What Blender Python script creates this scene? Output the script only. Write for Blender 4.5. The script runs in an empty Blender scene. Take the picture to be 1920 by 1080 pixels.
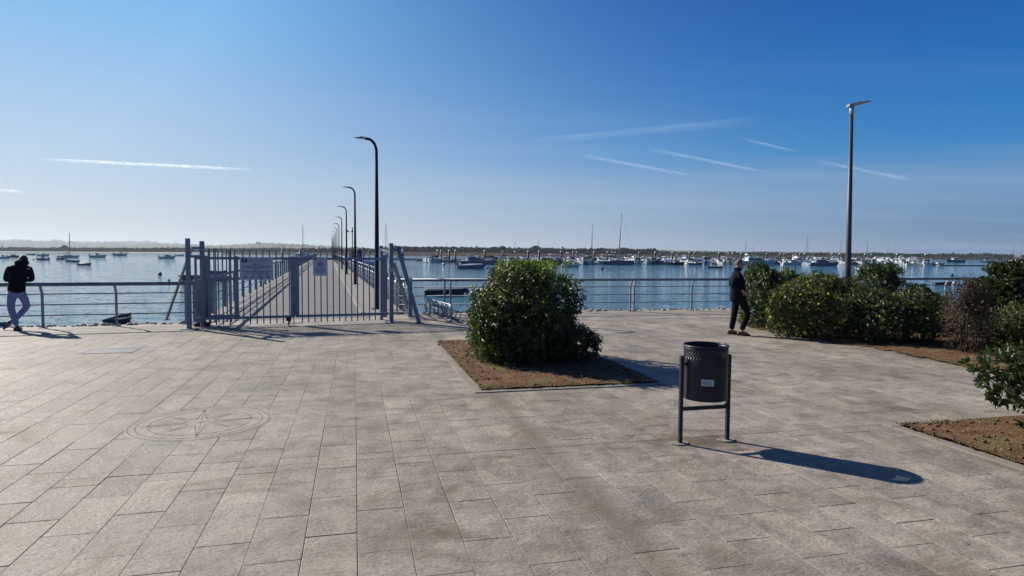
import bpy, bmesh, math, random
import numpy as np
from mathutils import Vector, Matrix
R = math.radians
rnd = random.Random(7)
sc = bpy.context.scene
COL = sc.collection

# ---------------------------------------------------------------- camera
F_PX, W_PX, H_PX = 1200.0, 1920.0, 1080.0
PITCH, ROLL, EYE = math.atan(66 / F_PX), 0.0078, 1.8
cam_d = bpy.data.cameras.new("camera")
cam_d.sensor_width = 36.0
cam_d.lens = 36.0 * F_PX / W_PX
cam_d.clip_start = 0.05
cam_d.clip_end = 40000
cam = bpy.data.objects.new("camera", cam_d)
COL.objects.link(cam)
CM = Matrix.Translation((0, 0, EYE)) @ Matrix.Rotation(R(90) - PITCH, 4, 'X') @ Matrix.Rotation(ROLL, 4, 'Z')
cam.matrix_world = CM
sc.camera = cam

# ---------------------------------------------------------------- sky, sun, exposure
SUN_EL = R(31.0)
SUN_DIR = Vector((-0.825, 0.565, 0)).normalized()          # towards the sun, on the ground
SUN_AZ = math.atan2(SUN_DIR.x, SUN_DIR.y)
world = bpy.data.worlds.new("World")
sc.world = world
world.use_nodes = True
wn, wl = world.node_tree.nodes, world.node_tree.links
wn.clear()
sky = wn.new('ShaderNodeTexSky')
sky.sky_type = 'NISHITA'
sky.sun_disc = False
sky.sun_elevation = SUN_EL
sky.sun_rotation = SUN_AZ
sky.altitude = 0
sky.air_density = 1.0
sky.dust_density = 0.6
sky.ozone_density = 4.0
def _lin(c): return tuple(((x / 255 + .055) / 1.055) ** 2.4 if x > 10 else x / 3294 for x in c)
def _m(op, a, b=None, clamp=False):
    n = wn.new('ShaderNodeMath'); n.operation = op; n.use_clamp = clamp
    for i, x in enumerate((a, b)):
        if x is None: continue
        if hasattr(x, 'is_output'): wl.new(x, n.inputs[i])
        else: n.inputs[i].default_value = x
    return n.outputs[0]
def _ramp(fac, stops):
    r = wn.new('ShaderNodeValToRGB'); el = r.color_ramp.elements
    while len(el) < len(stops): el.new(.5)
    for e, (p, c) in zip(el, stops): e.position = p; e.color = _lin(c) + (1,)
    wl.new(fac, r.inputs[0]); return r.outputs[0]
def _mix(f, a, b, mode='MIX'):
    n = wn.new('ShaderNodeMix'); n.data_type = 'RGBA'; n.blend_type = mode
    for i, x in ((0, f), (6, a), (7, b)):
        if hasattr(x, 'is_output'): wl.new(x, n.inputs[i])
        elif i == 0: n.inputs[0].default_value = x
        else: n.inputs[i].default_value = tuple(x) + (1,)
    return n.outputs[2]
tc = wn.new('ShaderNodeTexCoord')
sep = wn.new('ShaderNodeSeparateXYZ'); wl.new(tc.outputs['Generated'], sep.inputs[0])
dot = wn.new('ShaderNodeVectorMath'); dot.operation = 'DOT_PRODUCT'
wl.new(tc.outputs['Generated'], dot.inputs[0])
dot.inputs[1].default_value = (SUN_DIR.x * math.cos(SUN_EL), SUN_DIR.y * math.cos(SUN_EL), math.sin(SUN_EL))
zz = _m('MAXIMUM', sep.outputs[2], 0.0)
el = _m('MULTIPLY', zz, 1.25, True)
toward = _ramp(el, [(0.0, (214, 219, 218)), (.05, (206, 217, 224)), (.12, (190, 211, 231)), (.21, (170, 202, 234)), (.34, (138, 190, 236)), (.46, (108, 180, 236)), (.65, (125, 165, 220)), (1.0, (34, 62, 110))])
away = _ramp(el, [(0.0, (80, 120, 160)), (.03, (84, 128, 170)), (.06, (94, 138, 182)), (.10, (110, 149, 192)), (.14, (92, 144, 194)), (.18, (40, 130, 196)), (.30, (0, 106, 184)), (.46, (6, 82, 166)), (1.0, (14, 38, 90))])
t = _m('DIVIDE', _m('ADD', dot.outputs['Value'], .06), .92, True)
t = _m('POWER', t, _m('ADD', 1.0, _m('MULTIPLY', zz, 10.0)))
grad = _mix(t, away, toward)
# thin high haze in long streaks (a flat layer seen from below)
px = _m('DIVIDE', sep.outputs[0], _m('ADD', zz, .04)); py = _m('DIVIDE', sep.outputs[1], _m('ADD', zz, .04))
cmb = wn.new('ShaderNodeCombineXYZ'); wl.new(_m('MULTIPLY', px, .22), cmb.inputs[0]); wl.new(_m('MULTIPLY', py, .95), cmb.inputs[1])
nz = wn.new('ShaderNodeTexNoise'); nz.inputs['Scale'].default_value = 1.0; nz.inputs['Detail'].default_value = 6; nz.inputs['Roughness'].default_value = .55
wl.new(cmb.outputs[0], nz.inputs['Vector'])
streak = _m('MULTIPLY', _m('SUBTRACT', nz.outputs[0], .47), 2.2, True)
fade = _m('MULTIPLY', _m('SUBTRACT', .30, zz), 3.2, True)
streak = _m('MULTIPLY', _m('MULTIPLY', streak, fade), .55)
grad = _mix(streak, grad, _lin((176, 196, 222)))
# the physical sky supplies part of the radiance, brought to the same scale
nsc = _mix(1.0, sky.outputs[0], (.075, .075, .075), 'MULTIPLY')
final = _mix(.93, nsc, grad)
scl = _mix(1.0, final, (10.0, 10.0, 10.0), 'MULTIPLY')
bg = wn.new('ShaderNodeBackground')
bg.inputs[1].default_value = 0.071
wo = wn.new('ShaderNodeOutputWorld')
wl.new(scl, bg.inputs[0])
wl.new(bg.outputs[0], wo.inputs[0])
sun_d = bpy.data.lights.new("sun", 'SUN')
sun_d.energy = 5.0
sun_d.angle = R(0.55)
sun_d.color = (1.0, 0.93, 0.83)
sun = bpy.data.objects.new("sun", sun_d)
COL.objects.link(sun)
sv = Vector((SUN_DIR.x * math.cos(SUN_EL), SUN_DIR.y * math.cos(SUN_EL), math.sin(SUN_EL)))
sun.rotation_euler = sv.to_track_quat('Z', 'Y').to_euler()
sc.view_settings.view_transform = 'Standard'
sc.view_settings.look = 'None'
sc.view_settings.exposure = 0.5
sc.view_settings.gamma = 1.0
sc.view_settings.use_curve_mapping = False

# ---------------------------------------------------------------- helpers
def ray(px, py):
    d = Vector(((px - W_PX / 2) / F_PX, -(py - H_PX / 2) / F_PX, -1.0))
    return (CM.to_3x3() @ d)

def G(px, py, z=0.0):
    """point of the photograph on the level plane z"""
    d = ray(px, py)
    t = (z - EYE) / d.z
    return Vector((d.x * t, d.y * t, z))

def AT(px, py, D):
    """point of the photograph at depth y = D"""
    d = ray(px, py)
    t = D / d.y
    return Vector((d.x * t, D, EYE + d.z * t))

def horizon_y(px):
    # picture row of the horizon in column px
    lo, hi = 300.0, 700.0
    for _ in range(40):
        m = (lo + hi) / 2
        if ray(px, m).z > 0: lo = m
        else: hi = m
    return lo

def props(o, label=None, cat=None, group=None, kind=None):
    if label: o["label"] = label
    if cat: o["category"] = cat
    if group: o["group"] = group
    if kind: o["kind"] = kind
    return o

def empty(name, loc=(0, 0, 0), rz=0.0, label=None, cat=None, group=None, scale=1.0):
    o = bpy.data.objects.new(name, None)
    o.empty_display_size = 0.2
    COL.objects.link(o)
    o.location = loc
    o.rotation_euler = (0, 0, rz)
    o.scale = (scale,) * 3
    return props(o, label, cat, group)

def link_mesh(name, me, parent=None, mat=None, loc=None):
    if mat is not None and not me.materials:
        me.materials.append(mat)
    o = bpy.data.objects.new(name, me)
    COL.objects.link(o)
    if parent: o.parent = parent
    if loc is not None: o.location = loc
    return o

def copy_tree(o, parent=None):
    c = o.copy()
    COL.objects.link(c)
    c.parent = parent
    for ch in list(o.children):
        copy_tree(ch, c)
    return c

class MB:
    """collects simple shapes and links them as one mesh object"""
    def __init__(s):
        s.v, s.f, s.sm = [], [], []
    def add(s, vs, fs, smooth=False, M=None):
        n = len(s.v)
        if M is not None: vs = [M @ Vector(v) for v in vs]
        s.v += [tuple(v) for v in vs]
        for f in fs:
            s.f.append(tuple(i + n for i in f)); s.sm.append(smooth)
        return s
    def box(s, c, d, rz=0.0, M=None, taper=1.0):
        x, y, z = d[0] / 2, d[1] / 2, d[2] / 2
        t = taper
        vs = [(-x, -y, -z), (x, -y, -z), (x, y, -z), (-x, y, -z), (-x*t, -y*t, z), (x*t, -y*t, z), (x*t, y*t, z), (-x*t, y*t, z)]
        m = Matrix.Translation(c) @ Matrix.Rotation(rz, 4, 'Z')
        if M is not None: m = M @ m
        return s.add(vs, [(3, 2, 1, 0), (4, 5, 6, 7), (0, 1, 5, 4), (1, 2, 6, 5), (2, 3, 7, 6), (3, 0, 4, 7)], False, m)
    def bar(s, p, q, w, h=None, up=(0, 0, 1)):
        """rectangular bar from p to q, w across, h the other way"""
        p, q = Vector(p), Vector(q)
        h = h or w
        d = (q - p).normalized()
        up = Vector(up)
        if abs(d.dot(up)) > 0.98: up = Vector((0, 1, 0))
        a = d.cross(up).normalized() * w / 2
        b = a.cross(d).normalized() * h / 2
        vs = [p - a - b, p + a - b, p + a + b, p - a + b, q - a - b, q + a - b, q + a + b, q - a + b]
        return s.add(vs, [(3, 2, 1, 0), (4, 5, 6, 7), (0, 1, 5, 4), (1, 2, 6, 5), (2, 3, 7, 6), (3, 0, 4, 7)])
    def tube(s, pts, rad, n=8, caps=True, smooth=True):
        pts = [Vector(p) for p in pts]
        if not hasattr(rad, '__len__'): rad = [rad] * len(pts)
        rings, prev = [], None
        for i, p in enumerate(pts):
            d = (pts[min(i + 1, len(pts) - 1)] - pts[max(i - 1, 0)]).normalized()
            if prev is None:
                up = Vector((0, 0, 1)) if abs(d.z) < 0.95 else Vector((1, 0, 0))
                a = d.cross(up).normalized()
            else:
                a = (prev - d * prev.dot(d)).normalized()
            prev = a
            b = d.cross(a)
            rings.append([p + (a * math.cos(2 * math.pi * k / n) + b * math.sin(2 * math.pi * k / n)) * rad[i] for k in range(n)])
        vs = [v for r in rings for v in r]
        fs = []
        for i in range(len(pts) - 1):
            for k in range(n):
                k2 = (k + 1) % n
                fs.append((i * n + k, i * n + k2, (i + 1) * n + k2, (i + 1) * n + k))
        s.add(vs, fs, smooth)
        if caps:
            m = len(s.v) - len(vs)
            s.f.append(tuple(m + k for k in range(n))[::-1]); s.sm.append(False)
            s.f.append(tuple(m + (len(pts) - 1) * n + k for k in range(n))); s.sm.append(False)
        return s
    def prism(s, poly, z0, z1, M=None):
        n = len(poly)
        vs = [(x, y, z0) for x, y in poly] + [(x, y, z1) for x, y in poly]
        fs = [tuple(range(n))[::-1], tuple(range(n, 2 * n))]
        for i in range(n):
            j = (i + 1) % n
            fs.append((i, j, n + j, n + i))
        return s.add(vs, fs, False, M)
    def lathe(s, prof, n=24, M=None, smooth=True, close=False):
        vs = [(r * math.cos(2 * math.pi * k / n), r * math.sin(2 * math.pi * k / n), z) for r, z in prof for k in range(n)]
        fs = []
        for i in range(len(prof) - 1):
            for k in range(n):
                k2 = (k + 1) % n
                fs.append((i * n + k, i * n + k2, (i + 1) * n + k2, (i + 1) * n + k))
        return s.add(vs, fs, smooth, M)
    def ball(s, c, r, n=10, sq=(1, 1, 1)):
        prof = [(max(1e-4, math.sin(math.pi * i / n)) , -math.cos(math.pi * i / n)) for i in range(n + 1)]
        M = Matrix.Translation(c) @ Matrix.Diagonal((r * sq[0], r * sq[1], r * sq[2], 1))
        return s.lathe(prof, n + 4, M)
    def mesh(s, name, mat=None):
        me = bpy.data.meshes.new(name)
        me.from_pydata(s.v, [], s.f)
        me.polygons.foreach_set('use_smooth', s.sm)
        if mat is not None: me.materials.append(mat)
        me.update()
        return me
    def build(s, name, mat=None, parent=None, bevel=0.0):
        o = link_mesh(name, s.mesh(name, mat), parent)
        if bevel:
            b = o.modifiers.new('bevel', 'BEVEL'); b.width = bevel; b.segments = 2; b.limit_method = 'ANGLE'; b.angle_limit = R(40)
        return o

# ---------------------------------------------------------------- materials
def mat_new(name):
    m = bpy.data.materials.new(name)
    m.use_nodes = True
    nt = m.node_tree
    return m, nt, nt.nodes, nt.links, nt.nodes['Principled BSDF']

def node(nt, t, **kw):
    n = nt.nodes.new(t)
    for k, v in kw.items(): setattr(n, k, v)
    return n

def noise(nt, vec, scale, detail=4, rough=0.55, dist=0.0):
    n = nt.nodes.new('ShaderNodeTexNoise')
    n.inputs['Scale'].default_value = scale
    n.inputs['Detail'].default_value = detail
    n.inputs['Roughness'].default_value = rough
    n.inputs['Distortion'].default_value = dist
    if vec is not None: nt.links.new(vec, n.inputs['Vector'])
    return n.outputs[0]

def ramp(nt, fac, stops):
    r = nt.nodes.new('ShaderNodeValToRGB')
    el = r.color_ramp.elements
    while len(el) < len(stops): el.new(0.5)
    for e, (p, c) in zip(el, stops):
        e.position = p
        e.color = tuple(c) + (1,) if hasattr(c, '__len__') else (c, c, c, 1)
    nt.links.new(fac, r.inputs[0])
    return r.outputs[0]

def mix(nt, fac, a, b, mode='MIX'):
    m = nt.nodes.new('ShaderNodeMix')
    m.data_type = 'RGBA'; m.blend_type = mode
    for i, x in ((0, fac), (6, a), (7, b)):
        if hasattr(x, 'is_output'): nt.links.new(x, m.inputs[i])
        elif i == 0: m.inputs[0].default_value = x
        else: m.inputs[i].default_value = tuple(x) + (1,)
    return m.outputs[2]

def mth(nt, op, a, b=None, c=None):
    m = nt.nodes.new('ShaderNodeMath'); m.operation = op
    for i, x in enumerate((a, b, c)):
        if x is None: continue
        if hasattr(x, 'is_output'): nt.links.new(x, m.inputs[i])
        else: m.inputs[i].default_value = x
    return m.outputs[0]

def scaled_pos(nt, s=(1, 1, 1), rz=0.0, src='Position'):
    g = nt.nodes.new('ShaderNodeNewGeometry') if src == 'Position' else nt.nodes.new('ShaderNodeTexCoord')
    mp = nt.nodes.new('ShaderNodeMapping')
    mp.inputs['Scale'].default_value = s
    mp.inputs['Rotation'].default_value = (0, 0, rz)
    nt.links.new(g.outputs[src], mp.inputs['Vector'])
    return mp.outputs[0]

def bump(nt, bs, h, strength=0.5, dist=0.01):
    b = nt.nodes.new('ShaderNodeBump')
    b.inputs['Strength'].default_value = strength
    b.inputs['Distance'].default_value = dist
    nt.links.new(h, b.inputs['Height'])
    nt.links.new(b.outputs[0], bs.inputs['Normal'])

def simple(name, col, rough=0.6, metal=0.0, var=0.15, scale=3.0, bmp=0.0, spec=0.5, src='Object'):
    m, nt, ns, ls, bs = mat_new(name)
    v = scaled_pos(nt, src=src)
    n = noise(nt, v, scale, 5, 0.6)
    c = ramp(nt, n, [(0.3, [x * (1 - var) for x in col]), (0.7, [min(1, x * (1 + var)) for x in col])])
    ls.new(c, bs.inputs['Base Color'])
    bs.inputs['Roughness'].default_value = rough
    bs.inputs['Metallic'].default_value = metal
    bs.inputs['Specular IOR Level'].default_value = spec
    if bmp: bump(nt, bs, noise(nt, v, scale * 6, 4), bmp, 0.01)
    return m
# ================================================================ the grid of the stamped pavement
A_DIR = Vector((-0.2385, 0.9711))      # along the tiles, away from the camera
B_DIR = Vector((0.9711, 0.2385))       # across
def UV(u, v, z=0.0):
    return Vector((B_DIR.x * u + A_DIR.x * v, B_DIR.y * u + A_DIR.y * v, z))
def toUV(p):
    return (p[0] * B_DIR.x + p[1] * B_DIR.y, p[0] * A_DIR.x + p[1] * A_DIR.y)
U0, TW, TL, VCUT = 1.61, 0.3208, 0.65, 5.6
CUTS_U = [U0 + 3.85 * k for k in range(-4, 6)]
PLANTER1 = (1.61, 4.05, 8.10, 12.70)          # u0 u1 v0 v1
PLANTER2 = (5.58, 12.0, -3.0, 5.47)

# quay lines: rail line = a*X + b
LQ = (0.345, 18.25)                             # left railing  Y = a X + b
RQ = (0.235, 19.10)                             # right railing
def lq(x, off=0.0): return LQ[0] * x + LQ[1] + off
def rq(x, off=0.0): return RQ[0] * x + RQ[1] + off
XJ_L, XJ_R = -7.75, -2.75                       # where the two lines stop at the pier gate
STRIP = 1.35

# ---- materials of the ground
def mat_pavement(name, base=(0.290, 0.263, 0.226), fine=1.0):
    m, nt, ns, ls, bs = mat_new(name)
    p = scaled_pos(nt)
    big = noise(nt, p, 0.55, 4, 0.6)
    mid = noise(nt, p, 3.2, 6, 0.68, 0.4)
    fin = noise(nt, scaled_pos(nt, (9, 14, 9), 0.24), 4.0, 6, 0.7)
    c = ramp(nt, mid, [(0.28, [x * 0.62 for x in base]), (0.5, base), (0.72, [x * 1.3 for x in base])])
    c2 = ramp(nt, big, [(0.35, (0.80, 0.78, 0.75)), (0.65, (1.14, 1.13, 1.12))])
    c = mix(nt, 1.0, c, c2, 'MULTIPLY')
    c3 = ramp(nt, fin, [(0.36, (0.55, 0.54, 0.52)), (0.50, (1, 1, 1)), (0.7, (1.12, 1.12, 1.12))])
    c = mix(nt, 0.9, c, c3, 'MULTIPLY')
    # brown stains: by noise, and some that lie where the photograph has them
    st = noise(nt, p, 1.3, 5, 0.65, 1.0)
    stm = ramp(nt, st, [(0.53, 0.0), (0.67, 0.75)])
    c = mix(nt, stm, c, (0.165, 0.135, 0.095))
    geo = ns.new('ShaderNodeNewGeometry')
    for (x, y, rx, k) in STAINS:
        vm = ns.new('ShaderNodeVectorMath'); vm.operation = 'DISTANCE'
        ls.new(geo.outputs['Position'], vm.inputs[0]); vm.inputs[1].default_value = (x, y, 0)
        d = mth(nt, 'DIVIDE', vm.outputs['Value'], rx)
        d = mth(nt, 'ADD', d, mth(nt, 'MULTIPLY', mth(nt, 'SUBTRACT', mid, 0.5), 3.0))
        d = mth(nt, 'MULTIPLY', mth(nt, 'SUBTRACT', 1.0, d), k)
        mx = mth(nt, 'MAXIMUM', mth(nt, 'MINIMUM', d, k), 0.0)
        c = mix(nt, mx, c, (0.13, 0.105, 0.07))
    # every slab a slightly different tone (same grid as the geometry)
    axt = scaled_pos(nt, (1, 1, 1), -math.atan2(B_DIR.y, B_DIR.x)); st_ = ns.new('ShaderNodeSeparateXYZ'); ls.new(axt, st_.inputs[0])
    ci = mth(nt, 'FLOOR', mth(nt, 'DIVIDE', mth(nt, 'SUBTRACT', st_.outputs[0], U0), TW))
    odd = mth(nt, 'ABSOLUTE', mth(nt, 'MODULO', ci, 2.0))
    vi = mth(nt, 'FLOOR', mth(nt, 'DIVIDE', mth(nt, 'SUBTRACT', mth(nt, 'SUBTRACT', st_.outputs[1], .22), mth(nt, 'MULTIPLY', odd, TL * .56)), TL))
    cb = ns.new('ShaderNodeCombineXYZ'); ls.new(ci, cb.inputs[0]); ls.new(vi, cb.inputs[1])
    wn_ = ns.new('ShaderNodeTexWhiteNoise'); wn_.noise_dimensions = '2D'; ls.new(cb.outputs[0], wn_.inputs['Vector'])
    c = mix(nt, 1.0, c, ramp(nt, wn_.outputs['Value'], [(0.0, (.86, .86, .86)), (.5, (1, .99, .98)), (1.0, (1.12, 1.10, 1.07))]), 'MULTIPLY')
    # dirt washed along the saw cuts
    ax = scaled_pos(nt, (1, 1, 1), -math.atan2(B_DIR.y, B_DIR.x))
    sx = ns.new('ShaderNodeSeparateXYZ'); ls.new(ax, sx.inputs[0])
    for u, wd, k in ((U0 + 0.09, 0.18, 0.78), (U0 - 3.85, 0.10, 0.4)):
        d = mth(nt, 'ABSOLUTE', mth(nt, 'SUBTRACT', sx.outputs[0], u))
        d = mth(nt, 'SUBTRACT', 1.0, mth(nt, 'DIVIDE', d, wd))
        d = mth(nt, 'MULTIPLY', mth(nt, 'MAXIMUM', d, 0.0), k)
        d = mth(nt, 'MULTIPLY', d, ramp(nt, mid, [(.38, .25), (.56, 1.0)]))
        c = mix(nt, d, c, (0.145, 0.118, 0.085))
    ls.new(c, bs.inputs['Base Color'])
    rr = ramp(nt, mid, [(0.3, 0.55), (0.7, 0.8)])
    ls.new(rr, bs.inputs['Roughness'])
    bs.inputs['Specular IOR Level'].default_value = 0.35
    slate = noise(nt, scaled_pos(nt, (1, 1.7, 1), 0.24), 7.0, 7, 0.62, 0.8)
    h = mth(nt, 'ADD', slate, mth(nt, 'MULTIPLY', fin, 0.35))
    bump(nt, bs, h, 0.9 * fine, 0.014)
    return m
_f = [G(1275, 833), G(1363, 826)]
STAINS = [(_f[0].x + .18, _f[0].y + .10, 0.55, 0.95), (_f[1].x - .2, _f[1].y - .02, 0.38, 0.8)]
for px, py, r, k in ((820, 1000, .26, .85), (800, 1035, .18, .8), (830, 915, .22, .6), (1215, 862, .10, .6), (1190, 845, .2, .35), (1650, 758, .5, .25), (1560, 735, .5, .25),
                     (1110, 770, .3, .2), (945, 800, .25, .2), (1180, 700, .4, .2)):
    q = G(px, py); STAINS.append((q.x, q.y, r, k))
M_PAVE = mat_pavement("stamped_concrete")
M_COPE = simple("coping_concrete", (0.27, 0.24, 0.20), 0.75, var=0.22, scale=1.6, bmp=0.5, src='Position')
M_GROUT = simple("joint_dirt", (0.15, 0.13, 0.11), 0.95, var=0.2, scale=5, src='Position')
M_DECK = simple("pier_concrete", (0.125, 0.120, 0.110), 0.75, var=0.12, scale=0.8, bmp=0.3, src='Position')
M_KERB = simple("kerb_concrete", (0.22, 0.20, 0.165), 0.75, var=0.15, scale=2.5, bmp=0.3, src='Position')
def mat_soil():
    m, nt, ns, ls, bs = mat_new("dry_soil")
    p = scaled_pos(nt)
    a = noise(nt, p, 6, 8, 0.7, 0.5); b = noise(nt, p, 40, 5, 0.7)
    c = ramp(nt, a, [(0.3, (0.080, 0.038, 0.020)), (0.5, (0.165, 0.092, 0.052)), (0.7, (0.28, 0.185, 0.11))])
    c = mix(nt, 0.8, c, ramp(nt, b, [(0.35, (0.55, 0.5, 0.45)), (0.65, (1.25, 1.2, 1.1))]), 'MULTIPLY')
    g = noise(nt, p, 1.6, 4, 0.6)
    c = mix(nt, ramp(nt, g, [(0.52, 0.0), (0.66, 0.55)]), c, (0.17, 0.16, 0.07))
    ls.new(c, bs.inputs['Base Color'])
    bs.inputs['Roughness'].default_value = 0.95
    bs.inputs['Specular IOR Level'].default_value = 0.2
    bump(nt, bs, mth(nt, 'ADD', a, b), 0.9, 0.03)
    return m
M_SOIL = mat_soil()
M_LAND = simple("shore_scrub", (0.085, 0.075, 0.04), 0.95, var=0.5, scale=0.02, src='Position')

# ---- the sheet of ground under everything behind the quay, and the quay wall
WATER_Z = -2.2
quay_line = [(-80, lq(-80, .3)), (XJ_L, lq(XJ_L, .3)), (XJ_L - .5, lq(XJ_L, .3) + 1.9), (XJ_R - .4, rq(XJ_R, .3)), (XJ_R, rq(XJ_R, .3)), (90, rq(90, .3))]
ground = MB()
poly = [(-80, -120), (90, -120)] + quay_line[::-1]
ground.prism(poly, -3.6, -0.0055)
props(ground.build("pavement", M_GROUT), kind='structure')
pavement = bpy.data.objects["pavement"]

# ---- tiles
def tile_mesh(poly, name, g=0.0035, dz=.0055):
    """bevelled slab from a small convex polygon, centred on the origin"""
    n = len(poly)
    cx = sum(p[0] for p in poly) / n; cy = sum(p[1] for p in poly) / n
    def ring(ins, z):
        out = []
        for i in range(n):
            p0, p1, p2 = Vector(poly[i - 1]), Vector(poly[i]), Vector(poly[(i + 1) % n])
            e1 = (p1 - p0).normalized(); e2 = (p2 - p1).normalized()
            n1 = Vector((-e1.y, e1.x)); n2 = Vector((-e2.y, e2.x))
            k = 1 + n1.dot(n2)
            q = p1 + (n1 + n2) / max(k, .3) * ins
            out.append((q.x - cx, q.y - cy, z))
        return out
    vs = ring(g, -0.0075) + ring(g, -0.0015) + ring(g + .003, 0.0)
    fs = [tuple(range(2 * n, 3 * n))]
    for k in (0, 1):
        for i in range(n):
            j = (i + 1) % n
            fs.append((k * n + i, k * n + j, (k + 1) * n + j, (k + 1) * n + i))
    return vs, fs, (cx, cy)

def clip(poly, nx, ny, c):
    """keep nx*x+ny*y<=c"""
    out = []
    for i in range(len(poly)):
        p, q = poly[i - 1], poly[i]
        dp, dq = nx * p[0] + ny * p[1] - c, nx * q[0] + ny * q[1] - c
        if (dp <= 0) != (dq <= 0):
            t = dp / (dp - dq)
            out.append((p[0] + (q[0] - p[0]) * t, p[1] + (q[1] - p[1]) * t))
        if dq <= 0: out.append(q)
    return out

def subtract(rects, hole):
    out = []
    for (a, b, c, d) in rects:
        h0, h1, h2, h3 = hole
        if b <= h0 or a >= h1 or d <= h2 or c >= h3:
            out.append((a, b, c, d)); continue
        if a < h0: out.append((a, h0, c, d)); a = h0
        if b > h1: out.append((h1, b, c, d)); b = h1
        if c < h2: out.append((a, b, c, h2))
        if d > h3: out.append((a, b, h3, d))
    return out

# the big bed on the right: its edge on the ground, from the photograph's plan
BED = [G(*p) for p in ((1386, 605), (1405, 612), (1422, 618), (1470, 628), (1520, 635), (1575, 644), (1619, 651), (1661, 658), (1700, 666), (1731, 673), (1770, 681), (1802, 688), (1850, 697), (1900, 702))]
BED_POLY = [(p.x, p.y) for p in BED] + [(14, 11.0), (40, 14), (40, 23.0), (16, 20.8), (9.5, 19.3), (7.2, 18.6), (6.2, 17.8)]
def inside(poly, x, y):
    r = False
    for i in range(len(poly)):
        x1, y1 = poly[i - 1]; x2, y2 = poly[i]
        if (y1 > y) != (y2 > y) and x < (x2 - x1) * (y - y1) / (y2 - y1) + x1: r = not r
    return r

pieces = []
v_lo, v_hi = 0.2, 24.0
ucols = []
for ci in range(-48, 50):
    u0 = U0 + ci * TW; u1 = u0 + TW
    off = (ci % 2) * TL * 0.56 + ((ci * 7) % 5) * 0.004
    k0 = int((v_lo) / TL) - 1
    for k in range(k0, int(v_hi / TL) + 1):
        v0 = 0.22 + off + k * TL; v1 = v0 + TL
        rs = [(u0, u1, v0, v1)]
        if v0 < VCUT < v1: rs = [(u0, u1, v0, VCUT), (u0, u1, VCUT, v1)]
        for h in (PLANTER1, PLANTER2):
            hh = (h[0] - .13, h[1] + .13, h[2] - .13, h[3] + .13)
            rs = subtract(rs, hh)
        for r in rs:
            if r[1] - r[0] < .03 or r[3] - r[2] < .03: continue
            pl = [UV(r[0], r[2]), UV(r[1], r[2]), UV(r[1], r[3]), UV(r[0], r[3])]
            pl = [(p.x, p.y) for p in pl]
            cx = sum(p[0] for p in pl) / 4; cy = sum(p[1] for p in pl) / 4
            if abs(cx) > cy * 0.92 + 2.5 or cy < 0.8: continue
            if cx < -5.3: pl = clip(pl, -LQ[0], 1, LQ[1] - STRIP)
            else: pl = clip(pl, -RQ[0], 1, RQ[1] - STRIP)
            if len(pl) < 3: continue
            if inside(BED_POLY, cx, cy) and inside(BED_POLY, cx, cy - .4): continue
            area = abs(sum(pl[i - 1][0] * pl[i][1] - pl[i][0] * pl[i - 1][1] for i in range(len(pl)))) / 2
            if area < .004: continue
            full = abs(area - TW * TL) < 1e-4
            pieces.append((cx * cx * .5 + cy * cy, pl, full, u0, v0))
pieces.sort(key=lambda t: t[0])
full_mes = []
for g in (.0006, .0012, .0022, .0034):
    vs, fs, _ = tile_mesh([(0, 0), (TW, 0), (TW, TL), (0, TL)], "tile", g)
    me = bpy.data.meshes.new("tile"); me.from_pydata(vs, [], fs); me.materials.append(M_PAVE)
    full_mes.append(me)
far = MB()
ang = math.atan2(B_DIR.y, B_DIR.x)
n_tile = 0
for (dist, pl, full, u0, v0) in pieces:
    in_view = True
    cx = sum(p[0] for p in pl) / len(pl); cy = sum(p[1] for p in pl) / len(pl)
    if cy < 2.3 or abs(cx) > cy * .84 + .3: in_view = False
    jz = rnd.uniform(-.0013, .0013); tx = rnd.uniform(-.0022, .0022); ty = rnd.uniform(-.0016, .0016)
    if in_view and n_tile < 296:
        n_tile += 1
        if full:
            o = link_mesh("tile", rnd.choice(full_mes), pavement)
            o.location = (cx, cy, jz); o.rotation_euler = (tx, ty, ang)
        else:
            a, b, c = tile_mesh(pl, "tile", .002)
            me = bpy.data.meshes.new("tile"); me.from_pydata(a, [], b); me.materials.append(M_PAVE)
            o = link_mesh("tile", me, pavement); o.location = (c[0], c[1], jz); o.rotation_euler = (tx, ty, 0)
    else:
        a, b, c = tile_mesh(pl, "tile", rnd.choice((.0005, .001, .002)))
        far.add([(x + c[0], y + c[1], z + jz * .8) for x, y, z in a], b)
o = far.build("paving_tiles", M_PAVE, pavement); o["kind"] = "stuff"

# ---- coping slabs along the quay (two rows), children of the quay
quay = empty("pavement_edge"); props(quay, kind='structure')
cop = 0
for (line, x0, x1, left) in ((lq, -24.0, XJ_L, True), (rq, XJ_R + .02, 40.0, False)):
    a = LQ[0] if left else RQ[0]
    dx = Vector((1, a)).normalized(); nx = Vector((-dx.y, dx.x))
    x = x1 if left else x0
    L = 2.4
    while (x > x0 if left else x < x1):
        for (o0, o1) in ((-STRIP, -.42), (-.42, .30)):
            p = Vector((x, line(x)))
            e = -1 if left else 1
            p2 = p + dx * L * e
            c1 = nx * (o0 * 0.967); c2 = nx * (o1 * 0.967)
            if left: pl = [p2 + c1, p + c1, p + c2, p2 + c2]
            else: pl = [p + c1, p2 + c1, p2 + c2, p + c2]
            va, fa, c = tile_mesh([tuple(q) for q in pl], "coping_slab")
            me = bpy.data.meshes.new("coping_slab"); me.from_pydata(va, [], fa); me.materials.append(M_COPE)
            s = link_mesh("coping_slab", me, quay); s.location = (c[0], c[1], rnd.uniform(-.001, .003)); cop += 1
        x += e * L * dx.x
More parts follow.
